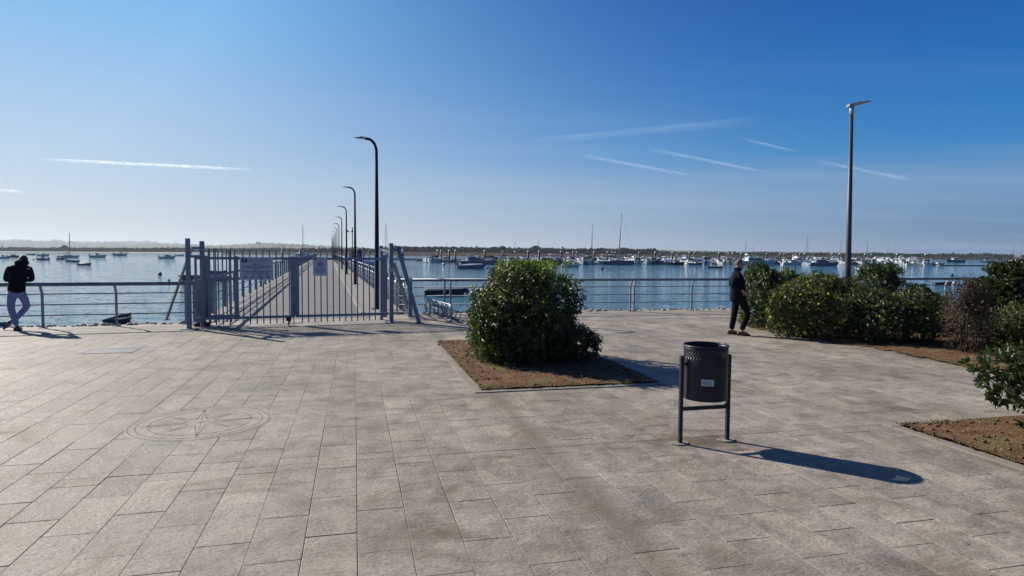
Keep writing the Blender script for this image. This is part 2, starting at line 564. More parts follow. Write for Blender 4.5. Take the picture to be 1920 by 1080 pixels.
# slabs in front of the gate, between the two lines
gx = [XJ_L, -6.4, -5.1, -3.9, XJ_R]
for i in range(4):
    a0, a1 = gx[i], gx[i + 1]
    t0 = lambda x: (lq(x) if x < -5.3 else rq(x)) - STRIP
    pl = [(a0, t0(a0) + .004), (a1, t0(a1) + .004), (a1, 14.9 + .35 * (a1 + 7.4) + 1.3), (a0, 14.9 + .35 * (a0 + 7.4) + 1.3)]
    if i == 3: pl = [(a0, t0(a0) + .004), (a1, t0(a1) + .004), (a1, rq(a1) + .2), (a0, rq(a0) - .3)]
    if i == 0: pl[3] = (a0, lq(a0) + .3)
    va, fa, c = tile_mesh(pl, "coping_slab")
    me = bpy.data.meshes.new("coping_slab"); me.from_pydata(va, [], fa); me.materials.append(M_COPE)
    s = link_mesh("coping_slab", me, quay); s.location = (c[0], c[1], .002)

# ---- planters: kerb strips and soil
def soil_sheet(name, inside_fn, x0, x1, y0, y1, step, zf, M=None):
    nx_, ny_ = int((x1 - x0) / step) + 1, int((y1 - y0) / step) + 1
    idx, vs, fs = {}, [], []
    r2 = random.Random(3)
    for j in range(ny_ + 1):
        for i in range(nx_ + 1):
            x, y = x0 + i * step, y0 + j * step
            idx[i, j] = len(vs); vs.append((x + r2.uniform(-.2, .2) * step, y + r2.uniform(-.2, .2) * step, zf(x, y) + r2.uniform(-.008, .008)))
    for j in range(ny_):
        for i in range(nx_):
            if inside_fn(x0 + (i + .5) * step, y0 + (j + .5) * step):
                fs.append((idx[i, j], idx[i + 1, j], idx[i + 1, j + 1], idx[i, j + 1]))
    me = bpy.data.meshes.new(name)
    if M is not None: vs = [M @ Vector(v) for v in vs]
    me.from_pydata(vs, [], fs); me.materials.append(M_SOIL)
    me.polygons.foreach_set('use_smooth', [True] * len(fs))
    return props(link_mesh(name, me), kind='structure')
M_UV = Matrix(((B_DIR.x, A_DIR.x, 0, 0), (B_DIR.y, A_DIR.y, 0, 0), (0, 0, 1, 0), (0, 0, 0, 1)))
for (u0, u1, v0, v1) in (PLANTER1, PLANTER2):
    soil_sheet("soil", lambda x, y: True, u0 - .02, u1 + .02, v0 - .02, v1 + .02, .09 if u0 < 5 else .12,
               lambda x, y: .030 + .02 * math.sin(x * 2.3 + y) * math.sin(y * 1.7) * min(1, max(0, min(x - u0, u1 - x, y - v0, v1 - y)) / .3), M_UV)
    kb = empty("planter_kerb"); props(kb, kind='structure')
    w = .13
    segs = []
    n = 4
    for i in range(n):
        segs.append((u0 - w, u0, v0 + (v1 - v0) * i / n, v0 + (v1 - v0) * (i + 1) / n))
        segs.append((u1, u1 + w, v0 + (v1 - v0) * i / n, v0 + (v1 - v0) * (i + 1) / n))
    for i in range(3):
        for (a, b) in ((v0 - w, v0), (v1, v1 + w)):
            segs.append((u0 - w + (u1 - u0 + 2 * w) * i / 3, u0 - w + (u1 - u0 + 2 * w) * (i + 1) / 3, a, b))
    for (a, b, c, d) in segs:
        pl = [tuple(UV(*q).xy) for q in ((a, c), (b, c), (b, d), (a, d))]
        va, fa, cc = tile_mesh(pl, "kerb")
        va = [(x, y, z if z < -.003 else z + .012) for x, y, z in va]
        me = bpy.data.meshes.new("kerb"); me.from_pydata(va, [], fa); me.materials.append(M_KERB)
        s = link_mesh("kerb", me, kb); s.location = (cc[0], cc[1], rnd.uniform(0, .003))
def bed_edge(x, y):
    n = math.sin(x * 5.1 + 2 * math.sin(y * 3.3)) * .06 + math.sin(x * 13 + y * 9) * .03
    return inside(BED_POLY, x + n, y + n)
soil_sheet("soil", bed_edge, 3.5, 30.0, 9.0, 22.0, .16, lambda x, y: .02 + .012 * math.sin(x * 1.7) * math.sin(y * 2.1))

# ---- compass rose stamped in the pavement
rose = empty("compass_rose", G(377, 792), ang + R(8)); props(rose, kind='structure')
def disc(r0, r1, z0, z1, name, n=64):
    m = MB()
    m.lathe([(max(r0, .001), z0), (max(r0, .001), z1 - .003), (max(r0 + .004, .001), z1), (r1 - .004, z1), (r1, z1 - .003), (r1, z0)], n, smooth=False)
    return m.build(name, M_PAVE, rose)
disc(0, .69, -.005, .0022, "medallion")
def groove(segs, w=.009):
    m = MB()
    for a, b in segs: m.bar((a[0], a[1], .0022), (b[0], b[1], .0022), w, .0014)
    m.build("groove", M_GROOVE, rose)
M_GROOVE = simple("groove_dirt", (0.135, 0.122, 0.105), 0.95, var=.5, scale=9)
for r_ in (.665, .60, .49):
    groove([((r_ * math.cos(k * math.pi / 30), r_ * math.sin(k * math.pi / 30)), (r_ * math.cos((k + 1) * math.pi / 30), r_ * math.sin((k + 1) * math.pi / 30))) for k in range(60)])
for k in range(8):
    a = k * math.pi / 4; L = .56 if k % 2 == 0 else .40
    tip = (L * math.cos(a), L * math.sin(a))
    for s_ in (-1, 1):
        shd = (.13 * math.cos(a + s_ * math.pi / 8), .13 * math.sin(a + s_ * math.pi / 8)); groove([(tip, shd)])
    groove([((0, 0), tip)], .006)

# ---- manhole cover
q = G(208, 658)
mh = empty("manhole_cover", (q.x, q.y, .002), ang, "flat rectangular grey access cover set in the pavement left of the pier gate", "manhole cover")
M_COVER = simple("cover_metal", (0.16, 0.155, 0.15), 0.6, .4, scale=9, bmp=.4)
m = MB()
for (c, d) in (((0, -.27, 0), (.86, .05, .01)), ((0, .27, 0), (.86, .05, .01)), ((-.405, 0, 0), (.05, .49, .01)), ((.405, 0, 0), (.05, .49, .01))): m.box(c, d)
m.build("frame", M_COVER, mh, .002)
MB().box((0, 0, -.001), (.75, .48, .008)).build("plate", M_COVER, mh, .002)

# ---- water
def mat_water():
    m, nt, ns, ls, bs = mat_new("bay_water")
    p1 = scaled_pos(nt, (1, 1.6, 1), 0.3)
    p2 = scaled_pos(nt, (1, 1.9, 1), -0.15)
    h1 = noise(nt, p1, 0.9, 4, 0.55, 0.6)
    h2 = noise(nt, p2, 0.16, 4, 0.5, 0.3)
    h3 = noise(nt, p1, 3.6, 3, 0.6, 0.3)
    h = mth(nt, 'ADD', mth(nt, 'MULTIPLY', h1, 0.30), mth(nt, 'MULTIPLY', h2, 0.9))
    h4 = noise(nt, p2, 9.0, 2, 0.6)
    h = mth(nt, 'ADD', h, mth(nt, 'ADD', mth(nt, 'MULTIPLY', h3, 0.12), mth(nt, 'MULTIPLY', h4, 0.03)))
    big = noise(nt, scaled_pos(nt, (.004, .02, 1)), 1.0, 4, 0.6)
    c = ramp(nt, big, [(0.35, (0.008, 0.058, 0.078)), (0.65, (0.014, 0.088, 0.105))])
    ls.new(c, bs.inputs['Base Color'])
    bs.inputs['Roughness'].default_value = 0.045
    bs.inputs['IOR'].default_value = 1.33
    # wave slopes taken straight from noise, so that far waves keep their tilt
    def slope(vec, scale, detail):
        n = ns.new('ShaderNodeTexNoise'); n.inputs['Scale'].default_value = scale; n.inputs['Detail'].default_value = detail; n.inputs['Roughness'].default_value = .6
        ls.new(vec, n.inputs['Vector'])
        v = ns.new('ShaderNodeVectorMath'); v.operation = 'SUBTRACT'; ls.new(n.outputs['Color'], v.inputs[0]); v.inputs[1].default_value = (.5, .5, .5)
        return v.outputs[0]
    def vm(op, a, b):
        v = ns.new('ShaderNodeVectorMath'); v.operation = op; ls.new(a, v.inputs[0])
        if hasattr(b, 'is_output'): ls.new(b, v.inputs[1])
        else: v.inputs[1].default_value = b
        return v.outputs[0]
    tot = vm('MULTIPLY', slope(p1, .55, 3), (.22, .50, 0))
    tot = vm('ADD', tot, vm('MULTIPLY', slope(p2, 2.4, 4), (.40, .72, 0)))
    tot = vm('ADD', tot, vm('MULTIPLY', slope(p1, 11.0, 2), (.32, .42, 0)))
    calm = noise(nt, scaled_pos(nt, (.006, .03, 1)), 1.0, 3, .5)
    k = ramp(nt, calm, [(.35, .85), (.62, 1.4)])
    tot = vm('MULTIPLY', tot, k)
    nrm = ns.new('ShaderNodeVectorMath'); nrm.operation = 'NORMALIZE'
    ls.new(vm('ADD', tot, (0, 0, 1)), nrm.inputs[0])
    ls.new(nrm.outputs[0], bs.inputs['Normal'])
    return m
M_WATER = mat_water()
m = MB()
ys = [-3, 30, 60, 120, 250, 600, 1500, 4000, 14000]
xs = [-14000, -4000, -1000, -300, -100, 0, 100, 300, 1000, 4000, 14000]
nx_ = len(xs)
m.add([(x, y, WATER_Z) for y in ys for x in xs], [(j * nx_ + i, j * nx_ + i + 1, (j + 1) * nx_ + i + 1, (j + 1) * nx_ + i) for j in range(len(ys) - 1) for i in range(nx_ - 1)])
props(m.build("water", M_WATER), kind='structure')

# ---- far land: ridges with real depth
def land(name, pts, base_D, depth, mat, seed=0, step=None, rough=.12, toD=None):
    """pts: (px, row of the skyline); ridge crest stands depth*0.4 behind its shore at base_D"""
    r2 = random.Random(seed)
    vs, fs = [], []
    xs = np.arange(pts[0][0], pts[-1][0] + 1, step or 4)
    prof = np.interp(xs, [p[0] for p in pts], [p[1] for p in pts])
    rows = [0, .12, .4, .7, 1.0]
    hs = [0, .45, 1.0, .8, .3]
    for i, px in enumerate(xs):
        D = base_D if toD is None else float(np.interp(px, [pts[0][0], pts[-1][0]], [base_D, toD]))
        crest = AT(px, prof[i], D + depth * .4)
        H = max(crest.z - WATER_Z, .4)
        for k in range(5):
            q = AT(px, 500, D + depth * rows[k])
            z = WATER_Z + H * hs[k] * (1 + r2.uniform(-rough, rough)) if k else WATER_Z - 1
            vs.append((q.x, q.y + r2.uniform(-.02, .02) * depth, z))
    n = len(xs)
    for i in range(n - 1):
        for k in range(4):
            fs.append((i * 5 + k, (i + 1) * 5 + k, (i + 1) * 5 + k + 1, i * 5 + k + 1))
    me = bpy.data.meshes.new(name); me.from_pydata(vs, [], fs); me.materials.append(mat)
    me.polygons.foreach_set('use_smooth', [True] * len(fs))
    return props(link_mesh(name, me), kind='structure')
M_HILL = simple("far_hills", (0.12, 0.115, 0.075), 1.0, var=.45, scale=.004, src='Position', spec=.1)
M_MARSH = simple("marsh_bank", (0.034, 0.024, 0.019), 1.0, var=.4, scale=.03, src='Position', spec=.1)
M_SAND = simple("sand_bank", (0.42, 0.36, 0.28), 1.0, var=.2, scale=.05, src='Position', spec=.1)
M_WOOD = simple("woodland", (0.022, 0.030, 0.018), 1.0, var=.6, scale=.05, src='Position', spec=.1)
land("hills", [(-500, 453), (-200, 451), (0, 452), (60, 450), (110, 453), (160, 454.5), (220, 455), (300, 457), (350, 459), (400, 460.5), (470, 463), (560, 466), (640, 468)], 4300, 1000, M_HILL, 1)
land("hills", [(-500, 449), (-100, 450), (0, 449.5), (20, 449), (50, 452), (85, 452), (105, 449.8), (130, 453), (180, 453), (205, 453.8), (260, 451), (300, 454), (380, 458)], 6400, 1000, M_HILL, 2)
land("hills", [(330, 464), (380, 461), (420, 459), (450, 457.3), (480, 456.2), (505, 456), (540, 457), (570, 458.5), (610, 461), (660, 463.5), (720, 467), (780, 470)], 3000, 900, M_HILL, 3)
land("hills", [(1180, 471.5), (1215, 469.6), (1240, 469), (1300, 470.5), (1400, 471.8), (1500, 472.8), (1600, 474), (1700, 475.5), (1780, 477), (1850, 478.5), (1960, 480.5), (2300, 484)], 3300, 900, M_HILL, 4)
# near shore strips
land("sand_spit", [(-500, 467), (0, 471.3), (200, 472.3), (350, 473), (430, 474.5)], 900, 120, M_SAND, 5, rough=.05)
land("low_shore", [(-500, 462), (-30, 466.5), (20, 467.3), (50, 465.4), (80, 466.6), (95, 467.2), (120, 465.6), (160, 465.4), (220, 465.6), (300, 466), (420, 467), (560, 468)], 1200, 300, M_WOOD, 6, rough=.2)
land("marsh", [(420, 473), (560, 473.2), (700, 474), (780, 472.6), (850, 473.5), (950, 474.6), (1050, 475.4), (1150, 476.4), (1250, 477), (1300, 477.6), (1500, 479), (1700, 481.5), (1960, 483.8), (2400, 487)], 640, 160, M_MARSH, 7, rough=.1, toD=900)
land("woodland_bank", [(560, 468), (700, 468.5), (740, 466.5), (800, 465.8), (850, 465.6), (905, 465.8), (920, 467.5), (950, 468), (1000, 468.6), (1080, 470.5), (1160, 471.6), (1230, 472), (1300, 474), (1400, 475.2), (1560, 477), (1700, 479)], 900, 200, M_WOOD, 8, rough=.12, toD=1300)

# ---- haze: one closed box of even, thin air round camera and scene
M_HAZE = bpy.data.materials.new("haze"); M_HAZE.use_nodes = True
hn = M_HAZE.node_tree; hn.nodes.clear()
hv = hn.nodes.new('ShaderNodeVolumePrincipled'); hv.inputs['Color'].default_value = (.74, .87, 1.0, 1); hv.inputs['Density'].default_value = 0.000085; hv.inputs['Anisotropy'].default_value = 0.3
ho = hn.nodes.new('ShaderNodeOutputMaterial'); hn.links.new(hv.outputs[0], ho.inputs['Volume'])
m = MB().box((0, 3750, 60), (15000, 7900, 134)); 
hz = m.build("haze", M_HAZE); hz["kind"] = "stuff"
# ================================================================ metal things on the quay
M_STEEL = simple("blue_grey_paint", (0.165, 0.20, 0.255), 0.42, 0.25, .18, 4, .12)
M_RAIL = simple("railing_paint", (0.12, 0.165, 0.215), 0.45, 0.2, .18, 3, .12)
M_GALV = simple("galvanised_steel", (0.42, 0.44, 0.46), 0.42, 0.7, .15, 6, .1)
M_DARKPOLE = simple("dark_pole_paint", (0.022, 0.027, 0.040), 0.8, 0.0, .2, 5, spec=.15)
M_WHITE = simple("white_paint", (0.72, 0.73, 0.73), 0.45, 0, .06, 4)
M_BLACK = simple("black_rubber", (0.02, 0.02, 0.022), 0.7, 0, .2, 6)
M_RUST = simple("rusty_iron", (0.06, 0.035, 0.025), 0.8, .3, .4, 10, .3)

M_RPOST = simple("railing_post_sunlit", (0.20, 0.25, 0.30), 0.4, 0.2, .18, 3, .12)  # post paint made paler; sunlight on the faces is put into the colour
def railing(name, line_a, line_b, x0, x1, parent_label, fix_x, gap_every, double_at=()):
    """quay railing standing on the line y = a x + b, from x0 to x1"""
    o = Vector((x0, line_a * x0 + line_b, 0))
    t = empty(name, o, math.atan(line_a), parent_label, "railing")
    L = (x1 - x0) / math.cos(math.atan(line_a))
    ca = math.cos(math.atan(line_a))
    kink = -.13                                        # top leans towards the promenade
    MB().tube([(0, kink, 1.0), (L, kink, 1.0)], .043, 10).build("top_rail", M_RAIL, t)
    for z, y in ((.775, 0), (.53, 0), (.285, 0)):
        MB().tube([(0, y, z), (L, y, z)], .013, 8).build("rail", M_RAIL, t)
    pm = MB()
    pm.bar((0, 0, 0), (0, 0, .80), .046, .05, up=(0, 1, 0)).bar((0, 0, .79), (0, kink, .985), .044, .048, up=(0, 1, 0))
    pm.box((0, 0, .006), (.15, .12, .012))
    for sx in (-.055, .055):
        for sy in (-.04, .04): pm.tube([(sx, sy, .012), (sx, sy, .028)], .008, 6)
    me = pm.mesh("post", M_RPOST)
    for fx in fix_x:
        s = (fx - x0) / ca
        if -.01 <= s <= L + .01:
            link_mesh("post", me, t, loc=(s, 0, 0))
    return t
lx = [-9.32 + 1.39 * k for k in range(-7, 2)]
railing("quay_railing", LQ[0], LQ[1], -19.5, -7.62, "blue grey tubular railing left of the pier gate, under the leaning man", lx + [-7.66], 10)
rx = [3.82 + 1.93 * k for k in range(-3, 18)]
rx = [x for x in rx if x > -2.3] + [3.70, -1.80, 12.9, -3.30]
railing("quay_railing", RQ[0], RQ[1], -3.32, 33.0, "blue grey tubular railing right of the pier gate, behind the large bush", rx, 10)

# ---------------------------------------------------------------- the pier
P_DIR = Vector((-0.2785, 0.9604)); P_X = Vector((0.9604, 0.2785))
P0 = Vector((-5.1, 15.9))                          # middle of the pier where it leaves the quay
PANG = math.atan2(P_X.y, P_X.x)
pier = empty("pier", (P0.x, P0.y, 0), PANG); props(pier, kind='structure')
PLEN = 205.0
HW = 2.62
MB().box((0, PLEN / 2 - .4, -.25), (HW * 2 + .3, PLEN + 0.8, .494)).build("deck", M_DECK, pier)
M_DECK2 = simple("pier_walkway", (0.20, 0.188, 0.17), .8, var=.15, scale=1.2, bmp=.3, src='Position')
for i in range(41):
    MB().box((HW - .55, 2.0 + i * 5 + 2.5, .004), (1.08, 4.985, .10)).build("walkway_slab", M_DECK2, pier)
    MB().box((-HW + .32, 2.0 + i * 5 + 2.5, .004), (.62, 4.985, .05)).build("walkway_slab", M_DECK2, pier)
    MB().box((HW - 1.16, 2.0 + i * 5 + 2.5, .006), (.13, 4.985, .12)).build("kerb", M_KERB, pier, .01)
for i in range(20):
    y = 4 + i * 10.5
    MB().box((0, y, -.72), (5.0, .7, .44)).build("cross_beam", M_DECK, pier)
    for s in (-1.9, 1.9):
        MB().tube([(s, y, -4), (s, y, -.94)], .28, 12).build("pile", M_DECK, pier)
def pier_railing(side, label, y0):
    t = empty("pier_railing", (P0.x, P0.y, 0), PANG, label, "railing")
    x = side * (HW + .02)
    z0 = .06
    MB().tube([(x, y0, z0 + 1.0), (x, PLEN, z0 + 1.0)], .045, 10).build("top_rail", M_PRAIL, t)
    for z in (.76, .52, .28):
        MB().tube([(x, y0, z0 + z), (x, PLEN, z0 + z)], .017, 6).build("rail", M_PRAIL, t)
    post = MB(); post.bar((0, 0, 0), (0, 0, 1.0), .10, .035, up=(0, 1, 0)); post.box((0, 0, .008), (.16, .16, .016)); pme = post.mesh("post", M_STEEL)
    hoop = MB()
    pts = [(0, -.17, 0), (0, -.17, .66)] + [(0, -.17 * math.cos(a), .66 + .14 * math.sin(a)) for a in [math.pi * k / 8 for k in range(1, 8)]] + [(0, .17, .66), (0, .17, 0)]
    hoop.tube(pts, .022, 7); hme = hoop.mesh("hoop", M_PRAIL)
    y = y0 + .15; k = 0
    while y < PLEN:
        link_mesh("post", pme, t, loc=(x, y, z0 - .02))
        if side > 0:
            link_mesh("hoop", hme, t, loc=(x, y + .75, z0)); link_mesh("hoop", hme, t, loc=(x, y + 1.6, z0))
        y += 2.35; k += 1
    return t
M_PRAIL = simple("pale_tube_paint", (0.50, 0.53, 0.56), .35, .3, .12, 5)
pier_railing(-1, "long railing down the left side of the pier, throwing striped shadows on the deck", .4)
pier_railing(1, "long railing with rounded hoops down the right side of the pier, beside the lamps", .5)

# lamps of the pier
def pier_lamp():
    t = empty("street_lamp", (0, 0, 0), PANG, "x", "street lamp", "curved lamps along the pier")
    p = MB(); p.tube([(0, 0, 0), (0, 0, .9), (0, 0, 4.55)], [.085, .075, .045], 12); p.box((0, 0, .01), (.32, .32, .02))
    p.build("pole", M_DARKPOLE, t)
    a = MB(); pts = [(0, 0, 4.5)]
    for k in range(0, 9):
        an = k * math.pi / 2 / 8
        pts.append((-.27 * (1 - math.cos(an)), 0, 4.75 + .38 * math.sin(an)))
    pts.append((-.34, 0, 5.135))
    a.tube(pts, [.044] * 3 + [.042] * 8, 10).build("arm", M_DARKPOLE, t)
    h = MB(); h.box((-.46, 0, 5.145), (.30, .15, .035), taper=.7); h.box((-.43, 0, 5.17), (.14, .09, .03)); h.box((-.63, 0, 5.15), (.04, .04, .04))
    h.build("lamp_head", M_GALV, t, .006)
    return t
ld = Vector((-4.12, 19.5)); k0 = (ld - P0).dot(P_DIR); lx0 = (ld - P0).dot(P_X)
lamp0 = pier_lamp()
ords = ["first and tallest looking lamp on the pier, nearest the gate"] + ["%s lamp along the pier from the gate" % w for w in "second third fourth fifth sixth seventh eighth ninth tenth eleventh twelfth".split()]
for i in range(12):
    o = lamp0 if i == 0 else copy_tree(lamp0)
    p = P0 + P_DIR * (k0 + 15.3 * i) + P_X * lx0
    o.location = (p.x, p.y, .054)
    o["label"] = "dark curved street lamp, " + ords[i]

# camera pole on the pier, kiosk-like cabinets at the right of the deck
def pier_pt(along, across): 
    p = P0 + P_DIR * along + P_X * across
    return (p.x, p.y, .05)
t = empty("signal_mast", pier_pt(44, HW + .15), PANG, "thin dark mast with a cross arm and small boxes beside the third pier lamp", "mast")
MB().tube([(0, 0, 0), (0, 0, 4.0)], .04, 8).build("pole", M_DARKPOLE, t)
MB().tube([(-.5, 0, 3.55), (.35, 0, 3.55)], .022, 6).build("cross_arm", M_DARKPOLE, t)
for x in (-.42, 0.0, .25): MB().box((x, 0, 3.62), (.13, .13, .16)).build("sensor_box", M_BLACK, t)
for i, (al, ac, h, w) in enumerate(((52, HW + .9, 1.75, .8), (57, HW + 1.2, 1.9, .9), (62, HW + .8, 1.5, .7))):
    t = empty("service_cabinet", pier_pt(al, ac), PANG, ["dark service cabinet at the right pier rail, nearest of the three", "dark service cabinet at the right pier rail, middle and tallest of the three", "low dark service cabinet at the right pier rail, farthest of the three"][i], "cabinet", "dark cabinets beside the pier railing")
    MB().box((0, 0, h / 2), (w, .6, h)).build("body", M_DARKPOLE, t, .02)
    MB().box((0, 0, h + .04), (w + .1, .7, .08)).build("lid", M_STEEL, t, .02)
    MB().box((0, -.31, h / 2), (w * .8, .02, h * .8)).build("door", M_STEEL, t)
    MB().box((0, 0, -.2), (w + .1, .8, .4)).build("bracket", M_DECK, t)

# ---------------------------------------------------------------- the gate
GL = Vector((-7.38, 14.58)); GR = Vector((-3.07, 16.24))
gd = (GR - GL).normalized(); gang = math.atan2(gd.y, gd.x); gn = Vector((-gd.y, gd.x))
GW = (GR - GL).length
def gate_posts(name, base, label, h0, h1, flip):
    """two square posts one behind the other with a bent bracket and struts"""
    t = empty(name, (base.x, base.y, 0), gang, label, "gate post")
    MB().box((0, 0, h0 / 2), (.10, .10, h0)).build("post", M_STEEL, t, .006)
    MB().box((0, 0, .01), (.36, .30, .016)).build("base_plate", M_GALV, t)
    return t
# left frame
t = gate_posts("gate_post", GL, "left frame of the pier gate, two square steel posts with bent bracket and slanting strut", 2.07, 2.0, 1)
MB().box((.24, .62, 1.01), (.105, .10, 2.02)).build("post", M_STEEL, t, .006)
MB().box((.24, .62, .012), (.30, .26, .016)).build("base_plate", M_GALV, t)
b = MB(); b.bar((.0, .1, 1.66), (.06, .35, 1.86), .05); b.bar((.06, .35, 1.86), (.24, .56, 1.86), .05); b.bar((0, .06, 1.66), (.24, .6, 1.66), .06)
b.build("bracket", M_STEEL, t)
_g = G(312, 600); _v = Vector((_g.x, _g.y)) - GL; _sx, _sy = _v.dot(gd), _v.dot(gn)
MB().bar((-.02, .10, 1.60), (_sx, _sy, 0.02), .055).build("strut", M_STEEL, t)
MB().box((_sx, _sy, .012), (.16, .16, .02)).build("base_plate", M_STEEL, t)
MB().box((.12, .34, .84), (.05, .05, 1.56)).build("guide_plate", M_STEEL, t)
MB().box((.20, .50, .60), (.22, .04, 1.02)).build("guide_plate", M_STEEL, t)
MB().tube([(.10, .03, .09), (.22, .03, .09)], .05, 10).build("roller", M_BLACK, t)
MB().tube([(.30, .10, .09), (.42, .10, .09)], .05, 10).build("roller", M_BLACK, t)
# right frame
t = gate_posts("gate_post", GR, "right gate frame of two square steel posts with two long slanting struts", 2.02, 2.0, -1)
MB().box((-.13, .75, .98), (.09, .10, 1.96)).build("post", M_STEEL, t, .006)
MB().box((-.10, .52, .90), (.17, .04, 1.62)).build("guide_plate", M_STEEL, t)
MB().box((-.19, .30, .86), (.035, .04, 1.56)).build("guide_plate", M_STEEL, t)
b = MB(); b.bar((0, 0, 1.98), (.07, .10, 1.86), .05); b.bar((.07, .10, 1.86), (.17, .16, 1.86), .05); b.build("bracket", M_STEEL, t)
b = MB(); b.bar((-.13, .70, 1.86), (-.02, .1, 1.80), .06); b.build("bracket", M_STEEL, t)
def gloc(p): 
    v = Vector((p.x, p.y)) - GR
    return Vector((v.dot(gd), v.dot(gn), p.z))
q1 = gloc(G(786, 606)); q0 = gloc(AT(746, 462, 16.4))
MB().bar(q0, q1, .075).build("strut", M_STEEL, t)
q1 = gloc(G(769.5, 592.5)); q0 = gloc(AT(738, 492, 17.0))
MB().bar(q0, q1, .075).build("strut", M_STEEL, t)
for q in (gloc(G(786, 606)), gloc(G(769.5, 592.5))): MB().box((q.x, q.y, .012), (.18, .18, .02)).build("base_plate", M_STEEL, t)
MB().box((.0, -.055, 1.35), (.14, .02, .10)).build("lock_box", M_GALV, t)

# leaves: bars, rails, stiles. Local frame: origin GL, x along gate
def leaf(label, x0, x1, yoff, pitch, stiles, z_bot=.22, z_top=1.62, bar_lo=.06, bar_hi=1.84, first=None, mid=None):
    t = empty("gate_leaf", (GL.x + gn.x * yoff, GL.y + gn.y * yoff, 0), gang, label, "gate leaf", "leaves of the pier gate")
    MB().box(((x0 + x1) / 2, 0, z_bot), (x1 - x0, .045, .06)).build("bottom_rail", M_STEEL, t, .004)
    MB().box(((x0 + x1) / 2, 0, z_top), (x1 - x0, .045, .06)).build("top_rail", M_STEEL, t, .004)
    if mid: MB().box(((x0 + x1) / 2, 0, mid), (x1 - x0, .045, .06)).build("middle_rail", M_STEEL, t, .004)
    bm_ = MB(); bm_.box((0, 0, (bar_lo + bar_hi) / 2), (.028, .030, bar_hi - bar_lo)); me = bm_.mesh("bar", M_STEEL)
    x = first if first is not None else x0 + pitch
    while x < x1 - .03:
        if all(abs(x - s) > .07 for s in stiles): link_mesh("bar", me, t, loc=(x, 0, 0))
        x += pitch
    for s in stiles:
        MB().box((s, 0, (z_bot + 1.64) / 2 + .02), (.10, .06, 1.66 - z_bot)).build("stile", M_STEEL, t, .005)
    return t
# x of a picture column on the gate line
def gx_of(px):
    d = ray(px, 540); a = d.x / d.y
    # (GL + s*gd).x = a * (GL + s*gd).y
    return (a * (GL.y) - GL.x) / (gd.x - a * gd.y)
xm = gx_of(549)
l1 = leaf("left leaf of the barred pier gate, carrying the wide notice board", .12, xm + .05, .10, .147, [gx_of(443), xm])
l2 = leaf("right leaf of the barred pier gate, carrying the narrow prohibition sign", xm + .07, GW - .08, .10, .147, [xm + .1])
l3 = leaf("short barred leaf folded back behind the left gate leaf near the left posts", .28, gx_of(448), .62, .092, [gx_of(382) , ], first=.40, mid=1.12)
# wheel and drop bolt under the meeting stile
MB().box((xm - .1, -.02, .155), (.12, .08, .09)).build("wheel_fork", M_RUST, l1, .01)
wm = MB(); wm.tube([(xm - .115, -.02, .055), (xm - .085, -.02, .055)], .055, 14); wm.build("wheel", M_RUST, l1)
MB().tube([(xm + .02, -.03, .01), (xm + .02, -.03, .5)], .011, 8).build("drop_bolt", M_STEEL, l1)

# notices
M_BOARD = simple("notice_board_face", (0.42, 0.47, 0.53), .5, 0, .05, 4)
M_PRINT = simple("dark_print", (0.045, 0.06, 0.11), .6, 0, .1, 4)
def text_line(x0, x1, z, h, y, seed):
    """a row of small letter strokes, too small to read"""
    m = MB(); r = random.Random(seed); x = x0
    while x < x1:
        w_ = r.uniform(.35, .7) * h
        if r.random() < .14: x += h * .7; continue
        m.box((x + w_ / 2, y, z), (w_, .002, h * r.choice((1, 1, .8)))); x += w_ + h * .16
    return m
def ring_mb(cx, cz, r, w, y, n=24, z_tri=False):
    m = MB(); k = 3 if z_tri else n
    a0 = math.pi / 2
    vs = [(cx + (r - s * w) * math.cos(a0 + 2 * math.pi * i / k), y + yy, cz + (r - s * w) * math.sin(a0 + 2 * math.pi * i / k)) for yy in (-.0015, .0015) for s in (0, 1) for i in range(k)]
    fs = []
    for i in range(k):
        j = (i + 1) % k
        fs += [(i, j, k + j, k + i), (2 * k + j, 2 * k + i, 3 * k + i, 3 * k + j), (i, 2 * k + i, 2 * k + j, j)]
    return m.add(vs, fs)
s1 = empty("notice_board", (GL.x + gn.x * .06, GL.y + gn.y * .06, 0), gang, "wide grey notice board with four symbols hung on the left gate leaf", "sign")
xa, xb = gx_of(450), gx_of(512.5); z1, z0 = 1.645, 1.115
MB().box(((xa + xb) / 2, 0, (z0 + z1) / 2), (xb - xa, .008, z1 - z0)).build("board", M_BOARD, s1, .003)
yy = -.0055; W = xb - xa; H = z1 - z0
MB().box((xa + W * .14, yy, z1 - H * .14), (W * .17, .002, H * .18)).build("logo", M_PRINT, s1)
MB().box((xa + W * .145, yy - .0015, z1 - H * .12), (W * .05, .002, H * .06)).build("logo_emblem", M_BOARD, s1)
for i, (a, b_, fz, hh) in enumerate(((.28, .85, .11, .012), (.28, .75, .20, .012), (.38, .60, .325, .017), (.06, .95, .40, .019), (.18, .84, .47, .019), (.40, .58, .555, .017), (.06, .95, .63, .019), (.12, .88, .70, .019))):
    text_line(xa + W * a, xa + W * b_, z1 - H * fz, hh, yy, i).build("text_line", M_PRINT, s1)
